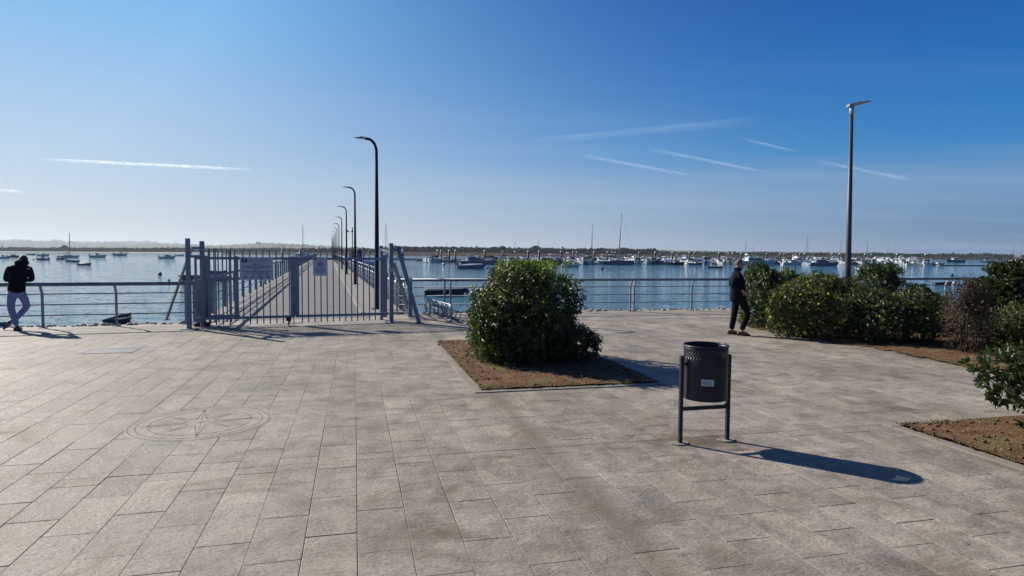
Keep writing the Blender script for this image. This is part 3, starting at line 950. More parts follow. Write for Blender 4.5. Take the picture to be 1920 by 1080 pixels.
for i, fx in enumerate((.17, .38, .61, .83)):
    cx, cz = xa + W * fx, z1 - H * .865
    ring_mb(cx, cz, .056 if i < 2 else .048, .010 if i > 1 else .014, yy, z_tri=i < 2).build("symbol", M_PRINT, s1)
    m = MB()
    if i == 0: m.box((cx, yy, cz - .005), (.035, .002, .014)).box((cx + .005, yy, cz + .008), (.012, .002, .02))
    elif i == 1: m.bar((cx, yy, cz - .018), (cx, yy, cz + .02), .008, .003).box((cx, yy, cz + .006), (.022, .002, .008))
    elif i == 2: m.bar((cx - .032, yy, cz + .03), (cx + .032, yy, cz - .03), .009, .003).box((cx - .008, yy, cz + .004), (.03, .002, .014))
    else: m.bar((cx - .032, yy, cz + .03), (cx + .032, yy, cz - .03), .009, .003).box((cx + .012, yy, cz), (.026, .002, .022))
    m.build("symbol_mark", M_PRINT, s1)
s2 = empty("prohibition_sign", (GL.x + gn.x * .06, GL.y + gn.y * .06, 0), gang, "narrow pale sign with one round symbol on the right gate leaf", "sign")
M_BOARD2 = simple("pale_sign_face", (0.50, 0.52, 0.62), .5, 0, .05, 4)
xa, xb = gx_of(587.5), gx_of(614); z1, z0 = 1.66, 1.20; W = xb - xa; H = z1 - z0
MB().box(((xa + xb) / 2, 0, (z0 + z1) / 2), (W, .008, H)).build("board", M_BOARD2, s2, .003)
MB().box((xa + W * .15, yy, z1 - H * .10), (W * .17, .002, H * .10)).build("logo", M_PRINT, s2)
text_line(xa + W * .3, xa + W * .8, z1 - H * .10, .01, yy, 41).build("text_line", M_PRINT, s2)
cx, cz = (xa + xb) / 2, z1 - H * .37
ring_mb(cx, cz, .070, .013, yy, 28).build("symbol", M_PRINT, s2)
m = MB(); m.box((cx, yy, cz - .008), (.078, .002, .024)).box((cx, yy, cz + .014), (.048, .002, .02)).box((cx - .024, yy, cz - .024), (.016, .002, .012)).box((cx + .024, yy, cz - .024), (.016, .002, .012))
m.build("vehicle_mark", M_PRINT, s2)
for i, (a, b_, fz, hh) in enumerate(((.14, .86, .60, .021), (.14, .86, .70, .021), (.14, .78, .80, .021))):
    text_line(xa + W * a, xa + W * b_, z1 - H * fz, hh, yy, 50 + i).build("text_line", M_PRINT, s2)

# ---------------------------------------------------------------- bicycle rack
ra, rb = G(847, 603.5), G(800, 588)
d = (ra - rb); L = d.length; an = math.atan2(d.y, d.x)
t = empty("bicycle_rack", rb, an, "low blue grey tubular bicycle rack with rounded hoops between gate and bush", "bicycle rack")
def arch(x, lean, h, w=.16, r=.019):
    pts = [(x - w, 0, .03), (x - w, lean * .6, h - .14)] + [(x - w * math.cos(a), lean * (.6 + .4 * math.sin(a)), h - .14 + .14 * math.sin(a)) for a in [math.pi * k / 6 for k in range(1, 6)]] + [(x + w, lean * .6, h - .14), (x + w, 0, .03)]
    return pts
for k in range(6):
    x = .2 + k * (L - .4) / 5
    MB().tube(arch(x, -.02, .42), .015, 7).build("hoop", M_STEEL, t)
    MB().tube([(x, .02, .03), (x - .02, .28, .05), (x - .05, .34, .14), (x - .05, .3, .24), (x, .1, .26)], .013, 7).build("wheel_loop", M_STEEL, t)
lp = [(0, 0, .04), (-.04, 0, .30), (.02, 0, .40), (.14, 0, .44), (L - .14, 0, .44), (L - .02, 0, .38), (L, 0, .28), (L - .02, 0, .04)]
MB().tube(lp, .021, 9).build("top_tube", M_STEEL, t)
MB().tube([(0, 0, .2), (.06, .0, .235), (L - .1, 0, .235), (L, 0, .19)], .018, 8).build("middle_tube", M_STEEL, t)
for y in (-.02, .3): MB().box((L / 2, y, .025), (L, .05, .04)).build("foot_bar", M_STEEL, t)

# ---------------------------------------------------------------- litter bin
fl, fr = G(1275, 832), G(1363, 826)
mid = (fl + fr) / 2; bx = (fr - fl); half = bx.length / 2; ban = math.atan2(bx.y, bx.x)
BIN = empty("litter_bin", mid, ban, "dark round litter bin with a pale sticker hung between two posts", "litter bin")
def mat_bin():
    m, nt, ns, ls, bs = mat_new("bin_paint")
    v = scaled_pos(nt, src='Object')
    n = noise(nt, v, 5, 6, .65); st = noise(nt, scaled_pos(nt, (14, 14, 1.2), src='Object'), 1.6, 5, .6)
    c = ramp(nt, n, [(.3, (.010, .012, .018)), (.7, (.018, .022, .032))])
    c = mix(nt, ramp(nt, st, [(.55, 0.0), (.75, .3)]), c, (.045, .045, .045))
    ls.new(c, bs.inputs['Base Color'])
    ls.new(ramp(nt, n, [(.3, .34), (.7, .5)]), bs.inputs['Roughness'])
    bs.inputs['Coat Weight'].default_value = .0; bs.inputs['Specular IOR Level'].default_value = .3
    bump(nt, bs, noise(nt, v, 60, 3), .12, .002)
    return m
M_BIN = mat_bin()
BR, BZ0, BZ1 = .205, .43, .935
nseg = 176
# rows of the drum wall; the band near the top has real holes
zs, holes = [BZ0], []
zs += [BZ0 + .02, .55, .70, .80]
zz = .838
hole_rows = []
for r_ in range(4):
    zs += [zz, zz + .0065]; hole_rows.append(len(zs) - 2); zz += .0145
zs += [.91, BZ1]
vs, fs = [], []
for i, z in enumerate(zs):
    for k in range(nseg):
        a = 2 * math.pi * k / nseg
        rr = BR * (.985 if i == 0 else 1)
        vs.append((rr * math.cos(a), rr * math.sin(a), z))
for i in range(len(zs) - 1):
    hr = i in hole_rows
    for k in range(nseg):
        if hr:
            ph = (k + (2 if hole_rows.index(i) % 2 else 0)) % 4
            sec = (k // 22) % 2 == 0
            if ph < 2 and sec:
                # two columns wide hole: drop one column only, keep web
                continue
        k2 = (k + 1) % nseg
        fs.append((i * nseg + k, i * nseg + k2, (i + 1) * nseg + k2, (i + 1) * nseg + k))
me = bpy.data.meshes.new("drum"); me.from_pydata(vs, [], fs); me.materials.append(M_BIN); me.polygons.foreach_set('use_smooth', [True] * len(fs))
drum = link_mesh("drum", me, BIN); pass
so = drum.modifiers.new("thickness", 'SOLIDIFY'); so.thickness = .003; so.offset = -1
rim = MB(); rim.lathe([(BR + .009 * math.cos(a), BZ1 + .002 + .009 * math.sin(a)) for a in [2 * math.pi * k / 8 for k in range(9)]], 96); rim.build("rim", M_BIN, BIN)
bt = MB(); bt.lathe([(.001, BZ0 + .012), (BR - .004, BZ0 + .012)], 64); bt.lathe([(BR * .985, BZ0), (BR * 1.006, BZ0 + .003), (BR * 1.006, BZ0 + .016), (BR, BZ0 + .02)], 64); bt.build("bottom_plate", M_BIN, BIN)
for s in (-1, 1):
    p = MB(); p.bar((s * half, 0, 0.0), (s * half, 0, .842), .034, .034, up=(0, 1, 0)); p.build("post", M_BIN, BIN, .003)
    f = MB(); f.prism([(s * half + .09 * math.cos(a) * (1 + .15 * math.sin(3 * a)), .075 * math.sin(a) * (1 + .12 * math.cos(2 * a))) for a in [2 * math.pi * k / 14 for k in range(14)]], .0, .012); f.build("footing", M_KERB, BIN, .004)
    MB().tube([(s * (half - .01), 0, .765), (s * (BR + .0), 0, .765)], .012, 10).build("pivot_pin", M_BIN, BIN)
    MB().tube([(s * (BR + .004), -.001, .765), (s * (BR - .005), -.001, .765)], .028, 14).build("pivot_plate", M_BIN, BIN)
MB().bar((-half, 0, .335), (half, 0, .335), .030, .034).build("cross_bar", M_BIN, BIN, .003)
lt = MB(); lt.tube([(BR * .66, -BR * .82, .437), (BR * .70, -BR * .88, .425), (BR * .55, -BR * .78, .40)], .006, 6); lt.build("latch", M_BIN, BIN)
# sticker, bent round the drum, and its faint print
M_STICK = simple("sticker_paper", (.42, .47, .50), .5, 0, .12, 30)
view_a = math.atan2(-mid.y, -mid.x) - ban
def patch(a0, a1, z0_, z1_, r, name, mat, n=8):
    m = MB(); vs = []
    for z in (z0_, z1_):
        for k in range(n + 1):
            a = a0 + (a1 - a0) * k / n; vs.append((r * math.cos(a), r * math.sin(a), z))
    m.add(vs, [(k, k + 1, n + 2 + k, n + 1 + k) for k in range(n)], True); return m.build(name, mat, BIN)
ca = view_a + .115
patch(ca - .28, ca + .28, .583, .643, BR + .0012, "sticker", M_STICK)
for i, z in enumerate((.628, .618, .608, .598)): patch(ca - .23, ca + (.20 if i % 2 else .05), z - .0016, z + .0016, BR + .0018, "sticker_print", M_BIN, 4)

# ---------------------------------------------------------------- promenade lamp
lb = AT(1588, 600, 14.3)
t = empty("street_lamp", (lb.x, lb.y, 0), 0, "tall straight street lamp with a flat tilted head standing in the flower bed", "street lamp")
top = AT(1595.5, 206, 14.3)
dx_ = (top.x - lb.x) * .8
M_GALVD = simple("weathered_galvanised", (0.055, 0.058, 0.07), .5, .2, .2, 5)
p = MB(); p.tube([(0, 0, 0), (dx_ * .3, 0, 1.8), (dx_, 0, top.z - .12)], [.068, .060, .038], 14); p.build("pole", M_GALVD, t)
M_HEAD = simple("pale_grey_enamel", (.34, .35, .36), .5, 0, .06, 4)
zt = top.z - .13
MB().tube([(dx_, 0, zt), (dx_, 0, zt + .2)], .046, 12).build("collar", M_HEAD, t)
h = MB()
Mh = Matrix.Translation((dx_, 0, zt + .22)) @ Matrix.Rotation(R(-13), 4, 'Y')
h.prism([(-.09, -.08), (.15, -.13), (.36, -.10), (.43, 0), (.36, .10), (.15, .13), (-.09, .08)], -.005, .022, Mh)
h.prism([(-.08, -.07), (.12, -.10), (.22, -.06), (.22, .06), (.12, .10), (-.08, .07)], .022, .046, Mh)
h.build("lamp_head", M_HEAD, t, .006)
g = MB(); g.prism([(.12, -.09), (.34, -.07), (.34, .07), (.12, .09)], -.009, -.004, Mh); g.build("lens", M_STICK, t)
# ================================================================ people
def skin_mesh(name, nodes, edges, mat, parent, sub=2, root=0):
    """nodes: (x,y,z,rx,ry) ; one continuous tapered surface over the joints"""
    bm = bmesh.new()
    lay = bm.verts.layers.skin.verify()
    vs = []
    for i, n in enumerate(nodes):
        v = bm.verts.new(n[:3]); s = v[lay]
        s.radius = (n[3], n[4] if len(n) > 4 else n[3])
        s.use_root = (i == root)
        vs.append(v)
    for a, b in edges: bm.edges.new((vs[a], vs[b]))
    me = bpy.data.meshes.new(name); bm.to_mesh(me); bm.free()
    me.materials.append(mat)
    o = link_mesh(name, me, parent)
    sk = o.modifiers.new("skin", 'SKIN'); sk.use_smooth_shade = True; sk.branch_smoothing = .4
    ss = o.modifiers.new("smooth", 'SUBSURF'); ss.levels = sub; ss.render_levels = sub
    return o
def chain(nodes, edges, pts, at=None):
    prev = at
    for p in pts:
        nodes.append(p)
        if prev is not None: edges.append((prev, len(nodes) - 1))
        prev = len(nodes) - 1
    return prev
M_SKIN = simple("skin", (.36, .21, .155), .55, 0, .08, 12)
M_HOOD = simple("black_hooded_top", (.012, .010, .015), .95, 0, .3, 12, .3, spec=.15)
M_JEANS = simple("faded_blue_jeans", (.19, .22, .38), .85, 0, .18, 14, .3)
M_SHOE = simple("dark_shoe", (.018, .018, .022), .6, 0, .2, 10)
M_SHOE2 = simple("brown_shoe", (.07, .028, .018), .55, 0, .2, 10)
M_JACKET = simple("navy_padded_jacket", (.006, .007, .014), .9, 0, .25, 14, .25, spec=.12)
M_TROUS = simple("black_trousers", (.007, .007, .010), .9, 0, .3, 12, .3, spec=.12)
M_HAIRD = simple("dark_hair", (.012, .010, .010), .7, 0, .3, 30, .4)
M_HAIRG = simple("short_grey_hair", (.13, .095, .085), .8, 0, .2, 30, .4)
M_EYE = simple("eye", (.05, .04, .035), .2, 0, .1, 5)

def hand(nodes, edges, wrist, at, d, up, side=1):
    """palm and five bent fingers; d = pointing direction, up = back of hand"""
    d = Vector(d).normalized(); up = Vector(up).normalized(); s = d.cross(up).normalized() * side
    w = Vector(wrist)
    palm = w + d * .06; nodes.append((*palm, .030, .016)); edges.append((at, len(nodes) - 1)); pi = len(nodes) - 1
    for k, (off, ln) in enumerate(((-.030, .070), (-.010, .080), (.010, .076), (.029, .060))):
        a = w + d * .10 + s * off
        chain(nodes, edges, [(*a, .0095), (*(a + d * ln * .5 - up * .006), .0088), (*(a + d * ln * .85 - up * .028), .0075)], pi)
    a = w + d * .045 - s * .035
    chain(nodes, edges, [(*a, .011), (*(a + d * .035 - s * .022 - up * .01), .0095), (*(a + d * .062 - s * .02 - up * .02), .008)], pi)

def head_parts(parent, c, face, tilt, hair_mat, bald=False):
    """hair, eyes, ears set on a head of centre c looking along face (unit, level)"""
    f = Vector(face).normalized(); s = Vector((0, 0, 1)).cross(f)
    M = Matrix.Translation(c) @ Matrix(((f.x, s.x, 0, 0), (f.y, s.y, 0, 0), (0, 0, 1, 0), (0, 0, 0, 1)))
    m = MB(); vs, fs = [], []
    N, K = 9, 18
    for i in range(N + 1):
        th = math.pi * (.50 if bald else .56) * i / N
        for k in range(K):
            ph = 2 * math.pi * k / K
            front = math.cos(ph)
            th2 = th * (.55 if front > .3 else 1.0 if front < -.2 else .8) * (1.15 if front < -.3 else 1)
            r = (.985 if bald else 1.02) + .02 * math.sin(k * 3.1 + i * 2)
            vs.append(M @ Vector((.108 * r * math.sin(th2) * math.cos(ph) - .006, .085 * r * math.sin(th2) * math.sin(ph), .122 * r * math.cos(th2) + .008)))
    for i in range(N):
        for k in range(K):
            k2 = (k + 1) % K; fs.append((i * K + k, i * K + k2, (i + 1) * K + k2, (i + 1) * K + k))
    m.add(vs, fs, True)
    o = m.build("hair", hair_mat, parent)
    so = o.modifiers.new("t", 'SOLIDIFY'); so.thickness = .008; so.offset = 1
    for e in (-1, 1):
        m = MB().ball((0, 0, 0), .012, 8); m.v = [tuple(M @ (Vector(v) + Vector((.088, e * .032, .012)))) for v in m.v]; m.build("eye", M_EYE, parent)
        m = MB().ball((0, 0, 0), .03, 8, (.55, .3, 1)); m.v = [tuple(M @ (Vector(v) + Vector((-.005, e * .084, -.005)))) for v in m.v]; m.build("ear", M_SKIN, parent)

def person(label, loc, rz, J, mats, hood=False, bald=False):
    t = empty("person", loc, rz, label, "person")
    n, e = [], []
    pel, mid_, che, nek, hd = J['pelvis'], J['waist'], J['chest'], J['neck'], J['head']
    f = Vector(J['face']).normalized()
    H = Vector(hd)
    # --- continuous body
    chain(n, e, [(*pel, .125, .095), (*mid_, .12, .09), (*che, .135, .095), (*nek, .055), (*(H - Vector((0, 0, .055)) + f * .01), .072, .068), (*(H + Vector((0, 0, .03))), .085, .078), (*(H + Vector((0, 0, .085))), .055)])
    chain(n, e, [(*(H + f * .075 - Vector((0, 0, .075))), .034)], 4)          # chin
    chain(n, e, [(*(H + f * .095 - Vector((0, 0, .012))), .015)], 5)          # nose
    for sd in ('L', 'R'):
        sh, el_, wr = J['sh' + sd], J['el' + sd], J['wr' + sd]
        c = chain(n, e, [(*sh, .06), (*el_, .042), (*wr, .028)], 2)
        hand(n, e, wr, c, J['hd' + sd], J['hu' + sd], 1 if sd == 'L' else -1)
        hp, kn, an_, toe = J['hp' + sd], J['kn' + sd], J['an' + sd], J['toe' + sd]
        chain(n, e, [(*hp, .085), (*kn, .055), (*an_, .036), (*toe, .028)], 0)
    skin_mesh("body", n, e, M_SKIN, t, 2)
    # --- top
    n, e = [], []
    hem = Vector(pel) + Vector((0, 0, J.get('hem', .0)))
    hm2 = hem - Vector((0, 0, .13))
    chain(n, e, [(*che, *J.get('cr', (.185, .135))), (*mid_, *J.get('wr_', (.175, .135))), (*hem, *J.get('hr', (.175, .135))), (*hm2, *J.get('hr', (.175, .135)))])
    chain(n, e, [(*nek, .085, .075)], 0)
    for sd in ('L', 'R'):
        sh, el_, wr = Vector(J['sh' + sd]), Vector(J['el' + sd]), Vector(J['wr' + sd])
        chain(n, e, [(*sh, .085), (*((sh + el_) / 2), .072), (*el_, .062), (*((wr * .93 + el_ * .07)), .045)], 0)
    skin_mesh("jacket", n, e, mats[0], t, 2)
    if hood:
        m = MB().ball(Vector(nek) - f * .05 + Vector((0, 0, .045)), .13, 12, (1.05, .75, .62)); m.build("hood", mats[0], t)
    else:
        m = MB(); m.lathe([(.075, -.03), (.085, .0), (.088, .035), (.078, .055), (.07, .04), (.07, -.02)], 18, Matrix.Translation(Vector(nek) + Vector((0, 0, .0)) - f * .01)); m.build("collar", mats[0], t)
    # --- trousers
    n, e = [], []
    n.append((*(Vector(pel) - Vector((0, 0, .06))), .165, .125)); n.append((*(Vector(pel) + Vector((0, 0, .10))), .150, .120)); e.append((0, 1))
    for sd in ('L', 'R'):
        hp, kn, an_ = Vector(J['hp' + sd]), Vector(J['kn' + sd]), Vector(J['an' + sd])
        chain(n, e, [(*(hp * .75 + kn * .25), .098), (*kn, .075), (*((kn + an_) / 2), .070), (*(an_ - (an_ - kn).normalized() * .015), .062)], 0)
    skin_mesh("trousers", n, e, mats[1], t, 2)
    # --- shoes
    for sd in ('L', 'R'):
        an_, toe = Vector(J['an' + sd]), Vector(J['toe' + sd])
        d = toe - an_; d.z = 0; d.normalize(); side = Vector((-d.y, d.x, 0))
        hl = an_ - d * .07; zb = J.get('z' + sd, 0)
        pitch = J.get('p' + sd, 0)
        m = MB(); prof = [(-.085, .036, .075), (-.06, .042, .095), (.0, .042, .10), (.06, .044, .075), (.12, .05, .055), (.17, .044, .045), (.195, .022, .035)]
        vs = []; K = 10
        for (x, w, h) in prof:
            for k in range(K):
                a = 2 * math.pi * k / K
                zz_ = max(0, .5 + .5 * math.sin(a)) ** .7 * h
                v = Vector((x, w * math.cos(a) * (1 if math.sin(a) < .3 else .8), zz_))
                v = Matrix.Rotation(pitch, 3, 'Y') @ (v - Vector((.17, 0, 0))) + Vector((.17, 0, 0)) if pitch else v
                vs.append(Vector((an_.x, an_.y, zb)) + d * v.x + side * v.y + Vector((0, 0, v.z)))
        fs = [tuple(range(K))[::-1], tuple(range((len(prof) - 1) * K, len(prof) * K))]
        for i in range(len(prof) - 1):
            for k in range(K): fs.append((i * K + k, i * K + (k + 1) % K, (i + 1) * K + (k + 1) % K, (i + 1) * K + k))
        m.add(vs, fs, True); m.build("shoe", mats[2], t)
    head_parts(t, H + Vector((0, 0, .01)), f, 0, mats[3], bald)
    return t

p = G(30, 620)
person("man in a black hooded top and faded blue jeans leaning on the railing", p, R(30), dict(
    pelvis=(.03, .02, .93), waist=(.045, .10, 1.10), chest=(.08, .21, 1.30), neck=(.115, .31, 1.44), head=(.13, .37, 1.52), face=(.15, 1, 0),
    shL=(-.12, .24, 1.37), elL=(-.20, .36, 1.10), wrL=(-.02, .47, 1.10), hdL=(1, .15, 0), huL=(0, 0, 1),
    shR=(.26, .24, 1.36), elR=(.27, .36, 1.10), wrR=(.10, .46, 1.10), hdR=(-1, .25, 0), huR=(0, 0, 1),
    hpL=(-.07, .02, .88), knL=(-.075, .0, .49), anL=(.02, -.02, .10), toeL=(.06, .12, .03),
    hpR=(.12, .03, .88), knR=(.20, .10, .52), anR=(-.07, .17, .20), toeR=(-.20, .22, .05), zR=.02, pR=R(38),
    cr=(.20, .14), wr_=(.185, .14), hr=(.185, .145), hem=.0), (M_HOOD, M_JEANS, M_SHOE, M_HAIRD), hood=True)
p = G(1377, 628)
person("grey haired man in a dark padded jacket and black trousers standing beside the hedge", p, R(-12), dict(
    pelvis=(.06, 0, .92), waist=(.05, 0, 1.08), chest=(.03, 0, 1.29), neck=(.045, 0, 1.46), head=(.075, 0, 1.565), face=(1, .0, 0),
    shL=(.0, .17, 1.37), elL=(-.08, .25, 1.11), wrL=(.13, .19, 1.0), hdL=(.8, -.2, -.6), huL=(0, 1, 0),
    shR=(.0, -.17, 1.37), elR=(-.10, -.25, 1.11), wrR=(.12, -.20, 1.0), hdR=(.8, .2, -.6), huR=(0, -1, 0),
    hpL=(.03, .09, .86), knL=(-.0, .09, .48), anL=(-.06, .08, .09), toeL=(.10, .08, .03),
    hpR=(.10, -.09, .86), knR=(.26, -.09, .50), anR=(.13, -.10, .10), toeR=(.28, -.11, .04),
    cr=(.175, .20), wr_=(.20, .205), hr=(.19, .20), hem=-.08), (M_JACKET, M_TROUS, M_SHOE2, M_HAIRG), bald=True)

# ================================================================ boats
M_BW = simple("boat_white", (.70, .72, .72), .35, 0, .08, 1.5)
M_BW2 = simple("boat_cream", (.62, .60, .50), .4, 0, .08, 1.5)
M_BBLUE = simple("boat_blue_grey", (.13, .19, .30), .35, 0, .1, 1.5)
M_BNAVY = simple("boat_navy", (.025, .035, .08), .3, 0, .15, 1.5)
M_BDARK = simple("boat_dark", (.035, .045, .05), .5, 0, .25, 1.5)
M_BROYAL = simple("boat_royal_blue_cover", (.04, .07, .35), .6, 0, .15, 3)
M_BGREY = simple("boat_grey", (.30, .34, .36), .5, 0, .15, 2)
M_GLASSD = simple("tinted_window", (.02, .028, .035), .12, 0, .1, 2)
M_ENGINE = simple("outboard_black", (.018, .018, .02), .35, 0, .1, 2)
M_WOODT = simple("boat_thwart_wood", (.22, .15, .09), .7, 0, .2, 4)
M_MAST = simple("mast_alloy", (.16, .17, .19), .5, .1, .08, 2)
M_BUOYO = simple("buoy_dark_orange", (.10, .035, .02), .5, 0, .2, 4)

def hull(L, B, F, bow=.25, n=11, open_=True, flare=.78):
    """hull mesh, bow at +x, waterline z=0; returns MB outer skin and list of sheer points"""
    m = MB(); rows = []
    for i in range(n):
        t = i / (n - 1)
        x = -L / 2 + L * t
        w = B / 2 * (1 - max(0, (t - .45) / .55) ** 2.3) * (.86 + .14 * min(1, t / .3))
        w = max(w, .012)
        sh = F * (1 + bow * max(0, (t - .3) / .7) ** 1.8)
        rake = .10 * L * max(0, (t - .75) / .25)
        kz = -.22 * F * (1 - t ** 4)
        sec = []
        for (a, b, c) in ((0, 0, -.4), (.55, .0, -.25), (.86, .22, -.1), (.95, .6, .0), (1.0, 1.0, 1.0)):
            z = kz + (sh - kz) * b if b else kz
            ww = w * (a if a else 0) * (flare + (1 - flare) * b if a < 1 else 1)
            sec.append((x + rake * max(0, b) , ww, z))
        rows.append(sec)
    full = []
    for sec in rows:
        full.append([(x, -y, z) for x, y, z in sec[::-1]] + [s for s in sec[1:]])
    K = len(full[0])
    vs = [v for r in full for v in r]; fs = []
    for i in range(n - 1):
        for k in range(K - 1):
            fs.append((i * K + k, i * K + k + 1, (i + 1) * K + k + 1, (i + 1) * K + k))
    fs.append(tuple(range(K)))
    m.add(vs, fs, False)
    sheer = [(r[-1]) for r in rows]
    return m, sheer
def deck_mb(sheer, z_off, i0, i1, inset=.0):
    m = MB(); vs, fs = [], []
    for (x, y, z) in sheer[i0:i1 + 1]:
        vs += [(x, -(y - inset), z + z_off), (x, 0, z + z_off + y * .08), (x, y - inset, z + z_off)]
    for i in range(i1 - i0):
        for k in (0, 1): fs.append((i * 3 + k, i * 3 + k + 1, i * 3 + 4 + k, i * 3 + 3 + k))
    return m.add(vs, fs)
def gunwale(sheer, r):
    m = MB()
    for s in (-1, 1): m.tube([(x, s * y, z) for x, y, z in sheer], r, 6)
    return m
def outboard(t, L, F, s=1.0, tilt=0):
    e = MB(); x = -L / 2
    M = Matrix.Translation((x - .05, 0, F * .9)) @ Matrix.Rotation(R(tilt), 4, 'Y')
    e.box((-.12 * s, 0, .28 * s), (.42 * s, .28 * s, .38 * s), M=M, taper=.8); e.box((-.1 * s, 0, -.2 * s), (.16 * s, .10 * s, .7 * s), M=M)
    e.box((-.16 * s, 0, -.5 * s), (.30 * s, .05 * s, .06 * s), M=M)
    return e.build("outboard_motor", M_ENGINE, t, .02 * s)
def open_boat(name, L, B, F, mat, eng=True, tilt=0, cat="boat"):
    t = empty(name)
    h, sh = hull(L, B, F, .45); o = h.build("hull", mat, t); sd = o.modifiers.new("t", 'SOLIDIFY'); sd.thickness = .04; sd.offset = -1
    f = MB(); f.add([(x * .93, -(y * .8), F * .22) for x, y, z in sh[:10]] + [(x * .93, y * .8, F * .22) for x, y, z in sh[:10]], [(i, i + 1, 11 + i, 10 + i) for i in range(9)]); f.build("floor", M_BGREY, t)
    gunwale(sh, .035).build("gunwale", M_BGREY if mat is not M_BW else M_BW2, t)
    for k in (2, 5, 7): MB().box((sh[k][0], 0, F * .72), (.26, sh[k][1] * 1.86, .045)).build("thwart", M_WOODT, t)
    if eng: outboard(t, L, F, .9, tilt)
    return t
def motor_boat(name, L, B, F, mat, kind='cuddy', top=None):
    t = empty(name)
    h, sh = hull(L, B, F, .4); h.build("hull", mat, t)
    deck_mb(sh, -.02, 4, 10).build("foredeck", M_BW, t)
    m = MB(); m.add([(x, -y * .85, F * .55) for x, y, z in sh[:5]] + [(x, y * .85, F * .55) for x, y, z in sh[:5]], [(i, i + 1, 6 + i, 5 + i) for i in range(4)]); m.build("cockpit_floor", M_BW2, t)
    gunwale(sh, .03).build("rubbing_strake", M_BGREY, t)
    cw = B * .36
    if kind == 'cuddy':
        c = MB(); c.add([(-.02 * L, -cw, F * 1.0), (.26 * L, -cw * .55, F * 1.15), (.26 * L, cw * .55, F * 1.15), (-.02 * L, cw, F * 1.0), (-.02 * L, -cw * .9, F + .42), (.10 * L, -cw * .6, F + .40), (.10 * L, cw * .6, F + .40), (-.02 * L, cw * .9, F + .42)],
                        [(0, 1, 5, 4), (1, 2, 6, 5), (2, 3, 7, 6), (4, 5, 6, 7), (3, 0, 4, 7)]); c.build("cabin", M_BW, t)
        w = MB(); w.add([(-.06 * L, -cw * 1.0, F + .40), (.09 * L, -cw * .62, F + .41), (.09 * L, cw * .62, F + .41), (-.06 * L, cw * 1.0, F + .40), (-.09 * L, -cw * .9, F + .78), (.0, -cw * .6, F + .80), (.0, cw * .6, F + .80), (-.09 * L, cw * .9, F + .78)],
                        [(0, 1, 5, 4), (1, 2, 6, 5), (2, 3, 7, 6)]); w.build("windscreen", M_GLASSD, t)
    if kind == 'cabin':
        c = MB(); c.box((.06 * L, 0, F + .35), (.34 * L, cw * 2, .75), taper=.92); c.build("cabin", M_BW, t, .04)
        c = MB()
        for s in (-1, 1): c.box((.06 * L, s * cw * .98, F + .50), (.26 * L, .04, .28))
        c.box((.06 * L + .165 * L, 0, F + .50), (.04, cw * 1.6, .28)); c.box((.06 * L - .165 * L, 0, F + .45), (.04, cw * 1.2, .4)); c.build("cabin_window", M_GLASSD, t)
        MB().box((.04 * L, 0, F + .76), (.40 * L, cw * 2.15, .06)).build("roof", M_BW, t, .02)
    if kind == 'canopy':
        for sx in (-.22, .05):
            for s in (-1, 1): MB().tube([(sx * L, s * cw, F * .9), (sx * L, s * cw * .95, F + 1.25)], .022, 6).build("canopy_pole", M_MAST, t)
        MB().box((-.085 * L, 0, F + 1.28), (.36 * L, cw * 2.2, .07)).build("canopy", top or M_BW, t, .03)
        MB().box((.02 * L, 0, F + .25), (.16 * L, cw * .9, .7)).build("console", M_BW, t, .04)
    if kind == 'cover':
        c = MB(); vs, fs = [], []
        for i in range(1, 10):
            x, y, z = sh[i]; hh = .34 * math.sin(math.pi * (i) / 10.5)
            vs += [(x, -y * .98, z + .01), (x, -y * .5, z + hh * .8), (x, 0, z + hh), (x, y * .5, z + hh * .8), (x, y * .98, z + .01)]
        for i in range(8):
            for k in range(4): fs.append((i * 5 + k, i * 5 + k + 1, i * 5 + 6 + k, i * 5 + 5 + k))
        c.add(vs, fs, True); c.build("cover", top or M_BROYAL, t)
    r = MB(); pts = [(sh[k][0], sh[k][1] * .9, sh[k][2] + .32) for k in range(6, 11)]
    r.tube(pts + [(x, -y, z) for x, y, z in pts[::-1]], .016, 5)
    for q in pts[::2]:
        for s in (-1, 1): r.tube([(q[0], s * q[1], q[2]), (q[0], s * q[1], q[2] - .34)], .013, 5)
    r.build("bow_rail", M_MAST, t)
    outboard(t, L, F, 1.15, 0)
    return t
